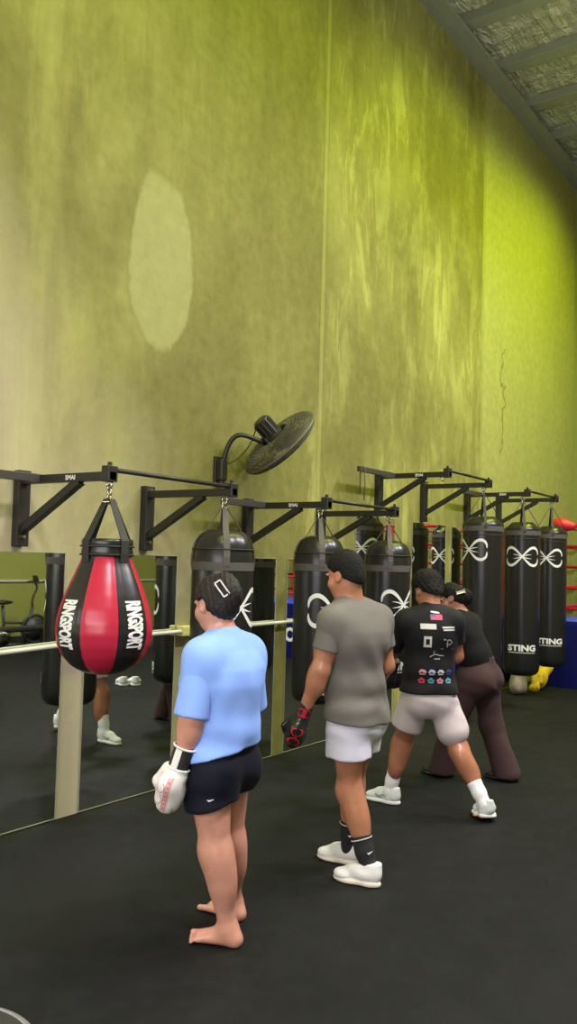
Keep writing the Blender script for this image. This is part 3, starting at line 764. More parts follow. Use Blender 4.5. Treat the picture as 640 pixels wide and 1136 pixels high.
# ------------------------------------------------------------------ people
def sleeve(parent, base, a, b, ra, rb, m):
    """short sleeve as its own tube, open where the arm comes out"""
    a, b = vec(a), vec(b); d = (b-a)/np.linalg.norm(b-a)
    S = Solid(); S.cone(a, b, ra, rb, .02); S.cut(b, d, .004); S.ell(b+d*rb*.75, (rb*1.02,)*3, None, .004, 'sub')
    return solid_obj('sleeve', S, .0058, m, parent, base, 2)
def frame(yaw_deg):
    a = math.radians(yaw_deg); f = np.array([math.cos(a), math.sin(a), 0]); r = np.array([math.sin(a), -math.cos(a), 0]); return r, f, np.array([0, 0, 1.])
def head_axes(yaw_deg, pitch_deg, roll_deg=0):
    r, f, u = frame(yaw_deg); p = math.radians(pitch_deg); q = math.radians(roll_deg)
    f2 = f*math.cos(p)-u*math.sin(p); u2 = u*math.cos(p)+f*math.sin(p)
    r3 = r*math.cos(q)+u2*math.sin(q); u3 = u2*math.cos(q)-r*math.sin(q)
    return r3, f2, u3
class Head:
    def __init__(s, c, yaw, pitch, roll=0, k=1.0): s.c = vec(c); s.ax = head_axes(yaw, pitch, roll); s.k = k; s.R = np.stack(s.ax)
    def p(s, x, y, z): return s.c + s.k*(s.ax[0]*x+s.ax[1]*y+s.ax[2]*z)
    def e(s, S, c, r, k=.02, op='add', R=None): S.ell(s.p(*c), np.array(r)*s.k, s.R, k, op)
    def face(s, S):
        s.e(S, (0, -.012, .035), (.075, .094, .084), .03)
        s.e(S, (0, .020, -.035), (.060, .068, .070), .04)
        s.e(S, (0, .052, -.082), (.030, .034, .026), .035)          # chin
        for q in (-1, 1):
            s.e(S, (.036*q, .058, -.030), (.028, .026, .026), .03)  # cheek
            s.e(S, (.032*q, .084, .010), (.016, .013, .010), .012, 'sub')
            s.e(S, (.030*q, .078, .026), (.026, .012, .008), .012)  # brow
            s.e(S, (.076*q, -.004, -.004), (.011, .021, .033), .010)
            s.e(S, (.085*q, .000, .000), (.005, .010, .018), .006, 'sub')
            s.e(S, (.011*q, .094, -.034), (.010, .010, .009), .010)
        S.cone(s.p(0, .080, .010), s.p(0, .099, -.028), .0095*s.k, .0135*s.k, .012)
        s.e(S, (0, .084, -.056), (.024, .012, .007), .008); s.e(S, (0, .082, -.068), (.021, .012, .008), .008)
    def hair_shell(s, thick, line=-.012, tilt=(-.72, .70), back=.0, top=0.0):
        S = Solid()
        s.e(S, (0, -.016, .038+top*.5), (.075+thick, .094+thick, .084+thick+top*.5), .03)
        s.e(S, (0, -.05, -.02), (.062+thick*.7, .055+thick, .06), .04)
        n = s.ax[1]*tilt[0]+s.ax[2]*tilt[1]
        S.cut(s.p(0, 0, line/tilt[1]), -n, .012)
        for q in (-1, 1): s.e(S, (.088*q, .006, -.004), (.03, .028, .034), .012, 'sub')
        return S
    def eyes(s, parent, base, skin):
        for q in (-1, 1):
            e = Solid(); e.ell(s.p(.029*q, .0655, .010), vec((.0115,)*3)*s.k, None); V, Q = e.mesh(.004)
            raw_obj('eye', V-np.array(base), Q.tolist(), M_EYE, parent, smooth=True)

def glove(parent, base, wrist, d, back, thumb_side, m_main, m_cuff, k=1.0, trim=None):
    """boxing glove on a hand: d points from the wrist to the knuckles, back is the back-of-hand side"""
    d = vec(d); d /= np.linalg.norm(d); b = vec(back); b -= d*(b@d); b /= np.linalg.norm(b); t = np.cross(d, b)*thumb_side
    w = vec(wrist); R = np.stack([t, d, b])
    P = lambda x, y, z: w+k*(t*x+d*y+b*z)
    S = Solid(); S.ell(P(0, .10, .010), vec((.062, .085, .052))*k, R, .03).ell(P(0, .150, -.004), vec((.066, .062, .056))*k, R, .03).ell(P(0, .12, -.042), vec((.054, .058, .034))*k, R, .025)
    S.cone(P(.040, .045, -.018), P(.066, .115, -.040), .028*k, .026*k, .012); S.cone(P(.066, .115, -.040), P(.050, .150, -.052), .026*k, .022*k, .012)
    S.econe(P(0, .0, 0), P(0, .05, .0), (.040*k, .034*k), (.05*k, .042*k), t, .02)
    for q in (-.036, -.012, .012, .036): S.cone(P(q, .175, .040), P(q, .205, .0), .004, .004, .006, 'sub')
    S.cone(P(-.05, .155, -.062), P(.05, .155, -.062), .006, .006, .008, 'sub')
    g, bvh = solid_obj('boxing_glove', S, .0055, m_main, parent, base)
    S = Solid(); S.econe(P(0, -.065, 0), P(0, .012, 0), (.043*k, .038*k), (.044*k, .038*k), t, .02); S.cut(P(0, -.07, 0), -d, .006); S.cut(P(0, .022, 0), d, .006)
    c, cb = solid_obj('cuff', S, .0055, m_cuff, g, base)
    if trim:
        for y in (-.068, .02):
            bm = bmesh.new(); add_tube(bm, [tuple(P(.046*math.cos(a), y, .040*math.sin(a))-np.array(base)) for a in np.linspace(0, 2*PI, 33)[:-1]], .0045*k, 8, True); bm_obj('cuff_trim', bm, trim, g, smooth=True)
    return g, bvh, cb, P, (t, d, b)

def sneaker(parent, base, heel, toe, m_upper, m_sole, lift=0.0, Lk=1.0, accent=None, out=None):
    """heel and toe are points of the outsole on the floor; lift raises the heel"""
    h = vec(heel); t = vec(toe); L = np.linalg.norm((t-h)[:2])*Lk; f = (t-h); f[2] = 0; f /= np.linalg.norm(f)
    h = h+np.array([0, 0, lift]); fd = (vec(toe)-h); fd /= np.linalg.norm(fd); r = np.cross(fd, [0, 0, 1.]); r /= np.linalg.norm(r); u = np.cross(r, fd)
    s = L/.29
    P = lambda x, y, z: h+s*(r*x+fd*y+u*z)
    R = np.stack([r, fd, u])
    S = Solid(); S.ell(P(0, .062, .062), vec((.037, .060, .050))*s, R, .03).ell(P(0, .14, .055), vec((.042, .09, .042))*s, R, .03).ell(P(0, .225, .036), vec((.046, .062, .032))*s, R, .03)
    S.econe(P(0, .055, .06), P(0, .045, .115), (.037*s, .045*s), (.036*s, .042*s), r, .03); S.cone(P(0, .16, .08), P(0, .09, .118), .03*s, .028*s, .03)
    S.cut(P(0, 0, .018), -u, .006); S.cut(P(0, .05, .122), u+fd*.15, .008)
    o, bv = solid_obj('sneaker', S, .006, m_upper, parent, base)
    S = Solid(); S.ell(P(0, .065, .015), vec((.043, .068, .03))*s, R, .04).ell(P(0, .14, .014), vec((.040, .09, .026))*s, R, .04).ell(P(0, .215, .012), vec((.050, .080, .026))*s, R, .04)
    S.cut(P(0, 0, .003), -u, .004); S.cut(P(0, 0, .034), u, .008)
    solid_obj('sole', S, .006, m_sole, o, base)
    if out:
        S = Solid(); S.ell(P(0, .065, .004), vec((.040, .064, .012))*s, R, .04).ell(P(0, .215, .004), vec((.046, .076, .012))*s, R, .04).ell(P(0, .14, .004), vec((.034, .09, .010))*s, R, .04); S.cut(P(0, 0, 0), -u, .002); S.cut(P(0, 0, .008), u, .002)
        solid_obj('outsole', S, .005, out, o, base)
    bm = bmesh.new()
    for i in range(5):
        y = .115+.022*i; z = .112-.0135*i
        add_tube(bm, [tuple(P(x, y, z-(x/.03)**2*.011)-np.array(base)) for x in (-.027, -.014, 0, .014, .027)], .0035*s, 6)
    bm_obj('laces', bm, m_upper, o, smooth=True)
    if accent:
        for side in (-1, 1):
            VF = ribbon2d([[(-.05, .012, .006), (-.02, -.006, .007), (.01, .012, .006), (.04, -.002, .004)], [(-.045, -.004, .004), (.0, -.012, .004)]])
            mark('side_mark', project(VF, P(.03*side, .13, .05), fd*side if side < 0 else fd, u if side > 0 else u, bv, .002, .12) if side > 0 else project(VF, P(-.03, .13, .05), -fd, u, bv, .002, .12), accent, o, base)
    return o

def leg(S, hp, kn, an, rt, rk, rc, ra, front, k=.05):
    hp, kn, an = vec(hp), vec(kn), vec(an); f = vec(front)
    S.cone(hp, kn, rt, rk, k)
    S.ell(kn+f*.012, (rk*.98, rk*.98, rk*1.15), None, k)
    c = kn+(an-kn)*.28-f*rc*.22
    ax = (an-kn)/np.linalg.norm(an-kn); sd = np.cross(ax, f); sd /= np.linalg.norm(sd); fr = np.cross(sd, ax)
    S.cone(kn, an, rk*.86, ra, k)
    S.ell(c, (rc, rc*1.05, .135), np.stack([sd, fr, ax]), k)
def socks(parent, base, an, kn, h, r0, r1, m, stripe=None):
    an, kn = vec(an), vec(kn); ax = (kn-an)/np.linalg.norm(kn-an)
    S = Solid(); S.cone(an-np.array([0, 0, .040]), an, r0*.98, r0, .02); S.cone(an, an+ax*h*.5, r0, (r0+r1)/2, .02); S.cone(an+ax*h*.5, an+ax*h, (r0+r1)/2, r1, .02)
    S.cut(an+ax*h, ax, .004)
    o, bv = solid_obj('sock', S, .0055, m, parent, base)
    if stripe:
        for q in (.015, ):
            bm = bmesh.new(); c = an+ax*(h-q-.004); e1 = np.cross(ax, [0, 1, 0]); e1 /= np.linalg.norm(e1); e2 = np.cross(ax, e1); R_ = r0+(r1-r0)*(h-q)/h+.0015
            add_tube(bm, [tuple(c+(e1*math.cos(a)+e2*math.sin(a))*R_-np.array(base)) for a in np.linspace(0, 2*PI, 29)[:-1]], .0032, 6, True); bm_obj('stripe', bm, stripe, o, smooth=True)
    return o, bv
def wrinkle(a, specs):
    def w(X, Y, Z):
        d = 0
        for kx, ky, kz, ph, amp, z0, zw in specs: d = d + amp*np.sin(kx*X+ky*Y+kz*Z+ph+1.3*np.sin(9*X+11*Y+7*Z))*np.exp(-((Z-z0)/zw)**2)
        return d*a
    return w
def skin(name, c): 
    t = NT(name); n = t.noise(t.pos(), 14, 4, .6)
    t.link(t.ramp(n, [(.35, tuple(x*.9 for x in c)), (.7, tuple(min(1, x*1.08) for x in c))]), t.b.inputs['Base Color'])
    t.b.inputs['Roughness'].default_value = .31; t.b.inputs['Subsurface Weight'].default_value = .08; t.b.inputs['Subsurface Radius'].default_value = (.02, .008, .004)
    t.bump(t.noise(t.pos(), 90, 3), .08, .004)
    return t.m
def cloth(name, c, fine=140, blotch=.12, rough=.85):
    t = NT(name); n = t.noise(t.pos(), 5, 4, .6)
    t.link(t.ramp(n, [(.3, tuple(x*(1-blotch) for x in c)), (.7, tuple(min(1, x*(1+blotch)) for x in c))]), t.b.inputs['Base Color'])
    t.b.inputs['Roughness'].default_value = rough; t.b.inputs['Sheen Weight'].default_value = .02; t.b.inputs['Specular IOR Level'].default_value = .2
    t.bump(t.math('ADD', t.math('MULTIPLY', t.noise(t.pos(), fine, 2), .3), t.noise(t.pos((1, 1, .45)), 16, 3)), .22, .012)
    return t.m
SKIN_A = skin('tan_skin_pink', (.58, .28, .20)); SKIN_B = skin('tan_skin', (.47, .205, .115)); SKIN_C = skin('brown_skin', (.42, .175, .10)); SKIN_D = skin('fair_skin', (.46, .22, .15))

def curled_hand(S, wr, d, side):
    """four fingers folded into the palm and a thumb along their side"""
    d = vec(d); d /= np.linalg.norm(d); side = vec(side); side = side-d*(side@d); side /= np.linalg.norm(side); n = np.cross(side, d)
    S.ell(wr+d*.05, (.026, .026, .040), None, .03)
    for i, ln in enumerate((.040, .046, .043, .034)):
        q = side*(.024-.016*i); k0 = wr+d*.085+q; k1 = k0+d*ln*.7-n*.012; k2 = k1-n*.022-d*.006
        S.cone(k0, k1, .0085, .0075, .005); S.cone(k1, k2, .0075, .007, .004)
    S.cone(wr+d*.04+side*.024, wr+d*.082+side*.034-n*.016, .010, .0085, .006)

# ---- woman in the pale blue shirt, barefoot, in front of the teardrop bag
def woman_in_blue():
    B = (3.03, -1.92, 0); r, f, u = frame(90)
    pel = vec((2.978, -1.900, .80)); belly = vec((2.975, -1.905, .95)); chest = vec((2.975, -1.92, 1.14)); neck = vec((2.955, -1.915, 1.345))
    hd = Head((2.95, -1.868, 1.482), 84, 12, 0, 1.0)
    shL, elL, wrL = vec((2.812, -1.925, 1.255)), vec((2.774, -1.912, 1.015)), vec((2.757, -1.878, .845))
    shR, elR, wrR = vec((3.125, -1.920, 1.250)), vec((3.205, -1.885, 1.00)), vec((3.20, -1.74, .83))
    hpL, knL, anL = vec((2.895, -1.905, .77)), vec((2.925, -1.938, .415)), vec((2.984, -1.972, .075))
    hpR, knR, anR = vec((3.060, -1.890, .77)), vec((3.120, -1.855, .405)), vec((3.215, -1.815, .075))
    S = Solid()
    S.econe(pel-u*.04, pel+u*.08, (.160, .120), (.150, .112), r).econe(belly, chest, (.155, .125), (.165, .125), r, .06).econe(chest, chest+u*.09, (.165, .12), (.13, .085), r, .06)
    for q in (-1, 1): S.ell(pel+r*.082*q-f*.05-u*.04, (.088, .088, .10), None, .06); S.ell(chest+r*.075*q+f*.095-u*.02, (.075, .06, .07), None, .05)
    S.ell(belly+f*.05, (.14, .11, .10), None, .06)
    S.cone(chest+u*.12, hd.p(0, -.03, -.05), .062, .052, .05); S.cone(shL, shR, .062, .062, .06); S.cone(neck-u*.02, shL, .05, .05, .06).cone(neck-u*.02, shR, .05, .05, .06)
    for sh, el, wr in ((shL, elL, wrL), (shR, elR, wrR)):
        S.cone(sh, el, .062, .050, .04); S.cone(el, wr, .050, .034, .03); S.ell(el+(wr-el)*.3, (.052, .054, .08), None, .03)
    leg(S, hpL, knL, anL, .104, .062, .062, .040, f); leg(S, hpR, knR, anR, .104, .062, .062, .040, f)
    for an, toe, s in ((anL, vec((2.925, -1.795, .02)), -1), (anR, vec((3.225, -1.625, .02)), 1)):
        d = toe-an; d[2] = 0; d /= np.linalg.norm(d); sd = np.cross(d, u)*(1)    # sd: person's right
        heel = an-d*.035; heel[2] = .03; ball = an+d*.125; ball[2] = .022
        S.cone(an, heel, .038, .030, .03); S.cone(an-u*.012, ball, .036, .021, .035); S.econe(heel, ball, (.030, .028), (.044, .020), sd, .03)
        S.ell(an+sd*.030+u*.004, (.012, .014, .014), None, .012); S.ell(an-sd*.030-u*.004, (.012, .014, .014), None, .012)
        for i in range(5):
            ln = (.064, .062, .054, .046, .036)[i]; rr_ = (.0135, .0088, .0085, .0082, .008)[i]; x = (.034, .0125, -.006, -.0235, -.040)[i]*(-s)
            a0 = ball+sd*x*.9; a0[2] = .018; a1 = ball+d*ln*.45+sd*x*1.08; a1[2] = .019; b0 = ball+d*ln*.85+sd*x*1.16; b0[2] = rr_+.001
            S.cone(a0, a1, .0115, rr_, .008); S.cone(a1, b0, rr_*.95, rr_*1.04, .003)
        S.cut((0, 0, .001), (0, 0, -1)) if False else None
    hd.face(S)
    # hands, curled inside the gloves
    for wr, d in ((wrL, (-.10, .30, -1)), (wrR, (.0, .55, -.8))):
        curled_hand(S, wr, d, f)
    S.cut((0, 0, .001), (0, 0, -1))
    body, _ = solid_obj('person', S, .0048, SKIN_A, None, B, 1, B)
    props(body, 'barefoot woman in pale blue shirt and dark shorts, white glove hanging at her side', 'person')
    hd.eyes(body, B, SKIN_A)
    H = hd.hair_shell(.014, -.004, (-.74, .67)); hd.e(H, (0, -.10, .045), (.052, .045, .060), .04); hd.e(H, (.0, -.085, .10), (.045, .040, .035), .03); hd.e(H, (.01, -.12, .015), (.035, .03, .05), .03)
    H.warp = lambda X, Y, Z: .0022*np.sin(150*X+60*Z+30*np.sin(8*Y))
    hair, hb = solid_obj('hair', H, .0052, M_HAIRB, body, B)
    c = vec((-.763, -.646, 0)); rt = vec((.646, -.763, 0)); ctr = hd.c + rt*.028 + u*.080
    h = hb.ray_cast(Vector(ctr+c*.4), Vector(-c)); ctr = np.array(h[0])+c*.006 if h[0] else ctr
    a1 = rt*.60-u*.80; a2 = rt*.80+u*.60; bm = bmesh.new()
    cs = [ctr+a1*.036*x+a2*.014*y-np.array(B) for x, y in ((-1, -1), (1, -1), (1, 1), (-1, 1))]
    for i in range(4): add_bar(bm, cs[i], cs[(i+1) % 4], .006, .006, tuple(c))
    bm_obj('hair_clip', bm, M_WHITE, hair)
    # shirt
    S = Solid(); M = cloth('pale_blue_jersey', (.25, .41, .90), 150, .10)
    S.econe(pel-u*.02, belly, (.180, .142), (.176, .142), r, .05).econe(belly, chest, (.176, .142), (.182, .145), r, .08).econe(chest, chest+u*.07, (.182, .143), (.172, .128), r, .08).econe(chest+u*.07, chest+u*.15, (.172, .128), (.12, .075), r, .08)
    S.ell(chest+f*.09, (.16, .085, .10), None, .07)
    for q in (-1, 1): S.ell(pel+r*.088*q-f*.060-u*.02, (.106, .102, .12), None, .07)
    S.cone(shL-r*.0+u*.005, shR+u*.005, .072, .072, .07).cone(neck-u*.035, shL+u*.01, .062, .068, .06).cone(neck-u*.035, shR+u*.01, .062, .068, .06)
    S.cone(neck-u*.06, neck+u*.002-f*.008, .085, .064, .03)
    for sh, el in ((shL, elL), (shR, elR)): S.cone(sh, sh+(el-sh)*.45, .074, .070, .05)
    S.cone(neck+u*.0+f*.01, neck+u*.06+f*.01, .055, .06, .01, 'sub')
    def wr_(X, Y, Z): return .006*np.sin(26*Z+10*X+2.0*np.sin(12*Y+5*X))*np.exp(-((Z-.92)/.08)**2) + .0045*np.sin(34*X-22*Y+14*Z+np.sin(15*Z))*np.exp(-((Z-1.08)/.16)**2) + .003*np.sin(50*X+38*Y)*np.exp(-((Z-.80)/.06)**2)
    S.warp = wr_
    # lower hem slopes with the body; sleeve ends
    for hp, kn in ((hpL, knL), (hpR, knR)): S.cone(hp+u*.04, hp+(kn-hp)*.25, .120, .126, .05)
    S.cut((2.978, -1.90, .835), (.13, -.18, -1), .006)
    e1 = elL+np.array([0, 0, .012]);
    o, bv = solid_obj('t_shirt', S, .0062, M, body, B, 3)
    for sh, el, q in ((shL, elL, -1), (shR, elR, 1)): sleeve(o, B, sh, sh+(el-sh)*1.02+r*q*.008, .074, .079, M)
    # shorts
    S = Solid(); M2 = cloth('navy_shorts_fabric', (.0045, .0055, .013), 160, .15, .7)
    S.econe(pel-u*.03, pel+u*.12, (.172, .132), (.165, .125), r, .06)
    for q in (-1, 1): S.ell(pel+r*.086*q-f*.055-u*.035, (.098, .096, .115), None, .06)
    for hp, kn in ((hpL, knL), (hpR, knR)): S.cone(hp-f*.0, hp+(kn-hp)*.42-f*.0, .112, .119, .035)
    S.warp = lambda X, Y, Z: .0035*np.sin(40*X+30*Y+15*Z)*np.exp(-((Z-.66)/.08)**2) + .003*np.sin(34*Z+20*X)*np.exp(-((Z-.72)/.05)**2)
    S.cut((2.90, -1.90, .605), (.16, -.22, -1), .006); S.cut((0, 0, .95), (0, 0, 1))
    o2, bv2 = solid_obj('shorts', S, .0062, M2, body, B, 3)
    VF = ribbon2d([[(-.014, .002, .001), (-.006, -.003, .004), (.016, .004, .001)]])
    mark('small_mark', project(VF, (2.80, -2.00, .665), (.55, -.83, 0), (0, 0, 1), bv2, .003, .3), M_WHITE, o2, B)
    MW = mat('white_glove_leather', (.80, .76, .74), .42, bump=(26, .15)); MR = mat('pink_red_stripe', (.62, .16, .18), .5); MLINE = mat('mauve_line', (.42, .28, .28), .5)
    g, gb, cb, P, ax = glove(body, B, wrL+vec((-.006, .01, -.03)), (-.10, .30, -1), (-.85, -.45, 0), 1, MW, mat('black_cuff', (.02, .018, .018), .6), 1.06, M_WHITE)
    t, d, b = ax
    st = [shift(rect2d(.016, .155, 2, 16), .0, .0)]
    mark('stripe', project(st[0], P(.0, .12, .06), t, d, gb, .0015, .2), mat('pale_pink', (.75, .42, .42), .5), g, B)
    mark('stripe_dots', project(join2d(*[shift(rect2d(.007, .009, 1, 1), .0, -.06+.02*i) for i in range(7)], *[shift(rect2d(.0025, .155, 1, 16), q, 0) for q in (-.009, .009)]), P(.0, .12, .06), t, d, gb, .0026, .2), MR, g, B)
    def ring2d(R, y, x): return ribbon2d([[(x+R*math.cos(a), y+R*math.sin(a), .0018) for a in np.linspace(-.3, PI*1.35, 16)]])
    mark('outline_mark', project(join2d(ring2d(.026, .028, .040), ring2d(.024, -.03, .036), ribbon2d([[(.02, .06, .001), (.05, 0, .002), (.02, -.05, .001)]])), P(.0, .12, .06), t, d, gb, .002, .2), MLINE, g, B)
    mark('wrist_strap', project(rect2d(.03, .085, 4, 8), P(.012, -.022, .05), t, d, cb, .0035, .15), MW, g, B)
    glove(body, B, wrR+vec((0, .02, -.02)), (0, .55, -.8), (.8, .1, .3), -1, MW, mat('black_cuff', (.02, .018, .018), .6), 1.06, M_WHITE)
woman_in_blue()

def man_torso(S, pel, belly, chest, neck, r, f, u, hd, shL, shR, k=1.0):
    S.econe(pel-u*.04, pel+u*.08, (.150*k, .112*k), (.142*k, .105*k), r).econe(belly, chest, (.140*k, .105*k), (.168*k, .118*k), r, .06).econe(chest, chest+u*.09, (.165*k, .112*k), (.13*k, .085*k), r, .06)
    for q in (-1, 1): S.ell(pel+r*.070*q-f*.045-u*.04, (.080, .080, .095), None, .06); S.ell(chest+r*.08*q+f*.07, (.08, .05, .065), None, .04)
    S.cone(chest+u*.12, hd.p(0, -.03, -.05), .060, .056, .05); S.cone(shL, shR, .060, .060, .06); S.cone(neck-u*.02, shL, .05, .055, .06).cone(neck-u*.02, shR, .05, .055, .06)
# ---- man in the grey T-shirt and white shorts
def man_in_grey():
    B = (4.06, -1.96, 0); r, f, u = frame(84)
    pel = vec((4.055, -1.955, .87)); belly = vec((4.050, -1.955, 1.02)); chest = vec((4.035, -1.955, 1.26)); neck = vec((4.00, -1.93, 1.47))
    hd = Head((3.982, -1.915, 1.612), 92, 14, 0, 1.02)
    shL, elL, wrL = vec((3.845, -1.935, 1.370)), vec((3.805, -1.89, 1.115)), vec((3.800, -1.800, .90))
    shR, elR, wrR = vec((4.215, -2.00, 1.370)), vec((4.275, -2.02, 1.112)), vec((4.38, -1.83, .99))
    hpL, knL, anL = vec((3.965, -1.965, .83)), vec((4.005, -1.965, .46)), vec((4.000, -2.095, .085))
    hpR, knR, anR = vec((4.150, -1.955, .83)), vec((4.160, -1.885, .455)), vec((4.195, -1.855, .085))
    S = Solid(); man_torso(S, pel, belly, chest, neck, r, f, u, hd, shL, shR, 1.04)
    for sh, el, wr in ((shL, elL, wrL), (shR, elR, wrR)):
        S.cone(sh, el, .064, .050, .04); S.ell(sh+(el-sh)*.5+f*.012, (.058, .062, .09), None, .03); S.cone(el, wr, .048, .034, .03); S.ell(el+(wr-el)*.28, (.050, .054, .08), None, .03)
        S.ell(sh, (.074, .072, .075), None, .04)
    leg(S, hpL, knL, anL, .095, .060, .060, .037, f); leg(S, hpR, knR, anR, .095, .060, .060, .037, f)
    for an, d in ((anL, (-.05, .27, 0)), (anR, (-.03, .25, 0))):
        d = vec(d); S.cone(an-u*.03, an+d*.5-u*.05, .026, .018, .02)
    curled_hand(S, wrL, (0, .3, -1), f); curled_hand(S, wrR, (.2, .7, -.2), u)
    hd.face(S)
    body, _ = solid_obj('person', S, .0062, SKIN_B, None, B, 1, B)
    props(body, 'man in grey T-shirt and white shorts with black glove lowered, black socks', 'person'); hd.eyes(body, B, SKIN_B)
    H = hd.hair_shell(.012, .004, (-.62, .78), top=.012); H.warp = lambda X, Y, Z: .002*np.sin(190*X+40)*np.sin(200*Y)*np.sin(180*Z)
    solid_obj('hair', H, .0055, M_HAIR, body, B)
    S = Solid(); M = cloth('grey_jersey', (.165, .152, .135), 150, .06)
    S.econe(pel-u*.05, belly, (.182, .148), (.172, .140), r, .05).econe(belly, chest, (.168, .132), (.186, .136), r, .08)
    for q in (-1, 1): S.ell(pel+r*.078*q-f*.062-u*.045, (.104, .104, .13), None, .06).econe(chest, chest+u*.06, (.187, .136), (.178, .122), r, .08).econe(chest+u*.06, chest+u*.14, (.178, .122), (.13, .075), r, .08)
    S.cone(shL, shR, .070, .070, .07).cone(neck-u*.03, shL+u*.005, .058, .066, .06).cone(neck-u*.03, shR+u*.005, .058, .066, .06)
    S.ell(chest+r*.10-f*.06+u*.04, (.09, .07, .10), None, .06).ell(chest-r*.10-f*.06+u*.04, (.09, .07, .10), None, .06)
    S.cone(neck-u*.05, neck+u*.012-f*.008, .085, .064, .03); S.cone(neck+u*.012+f*.012, neck+u*.07+f*.012, .056, .06, .01, 'sub')
    for sh, el in ((shL, elL), (shR, elR)): S.cone(sh, sh+(el-sh)*.25, .076, .070, .04)
    S.warp = lambda X, Y, Z: .0062*np.sin(34*Z+22*X+9*Y+1.8*np.sin(14*X-9*Z))*np.exp(-((Z-.95)/.10)**2) + .004*np.sin(36*X-24*Y+20*Z+np.sin(11*Z))*np.exp(-((Z-1.18)/.16)**2)
    for hp, kn in ((hpL, knL), (hpR, knR)): S.cone(hp+u*.05, hp+(kn-hp)*.25, .114, .128, .05)
    S.cut((4.05, -1.96, .835), (0, .10, -1), .008); o, bv = solid_obj('t_shirt', S, .0062, M, body, B, 3)
    for sh, el in ((shL, elL), (shR, elR)): sleeve(o, B, sh, sh+(el-sh)*.60, .0765, .075, M)
    S = Solid(); M2 = cloth('white_shorts_fabric', (.70, .69, .82), 160, .04, .75)
    S.econe(pel-u*.04, pel+u*.09, (.168, .132), (.160, .124), r, .06)
    for q in (-1, 1): S.ell(pel+r*.078*q-f*.058-u*.045, (.095, .094, .11), None, .06)
    S.cone(hpL, hpL+(knL-hpL)*.56, .112, .124, .03); S.cone(hpR, hpR+(knR-hpR)*.55, .112, .122, .03)
    S.warp = lambda X, Y, Z: .0035*np.sin(34*X+26*Y+12*Z)*np.exp(-((Z-.70)/.09)**2) + .0035*np.sin(46*Z+24*X-14*Y)*np.exp(-((Z-.79)/.05)**2)
    S.cone(hpL-r*.135+f*.03-u*.16, hpL-r*.125+f*.03-u*.30, .002, .018, .004, 'sub')
    S.cut((4.05, -1.95, .640), (0, 0, -1), .006); S.cut((0, 0, .97), (0, 0, 1)); solid_obj('shorts', S, .0062, M2, body, B, 3)
    MB = mat('black_glove_leather', (.014, .014, .015), .32, bump=(24, .12)); MRP = mat('red_print', (.62, .02, .05), .5)
    MC = mat('black_cuff_wrap', (.018, .016, .016), .6)
    g, gb, cb, P, (t, d, b) = glove(body, B, wrL+vec((-.002, .012, -.028)), (-.02, .38, -1), (-.75, -.62, 0), 1, MB, MC, .92)
    mark('emblem', project(emblem2d(.05, .032), P(.008, .12, .05), d, -t, gb, .002, .2), MRP, g, B)
    mark('cuff_mark', project(join2d(emblem2d(.030, .022), shift(rect2d(.02, .05, 2, 6), .0, 0)), P(.0, -.02, .05), t, d, cb, .003, .2), MRP, g, B)
    glove(body, B, wrR+vec((.008, .02, -.005)), (.25, .8, -.1), (.3, -.1, .9), -1, MB, MC, .92)
    for an, kn, hl, to in ((anL, knL, (4.005, -2.175, 0), (3.945, -1.905, 0)), (anR, knR, (4.210, -1.935, 0), (4.165, -1.660, 0))):
        so, sb = socks(body, B, an, kn, .165, .043, .056, M_SOCKB, M_SILVER)
        mark('sock_mark', project(ribbon2d([[(-.014, .002, .001), (-.006, -.004, .005), (.018, .006, .001)]]), vec(an)+u*.085, (.6, -.8, 0), (0, 0, 1), sb, .003, .2), M_WHITE, so, B)
        sneaker(body, B, hl, to, mat('off_white_upper', (.74, .73, .73), .7, bump=(180, .25)), mat('cream_sole', (.70, .64, .54), .5), 0, 1.0)
man_in_grey()

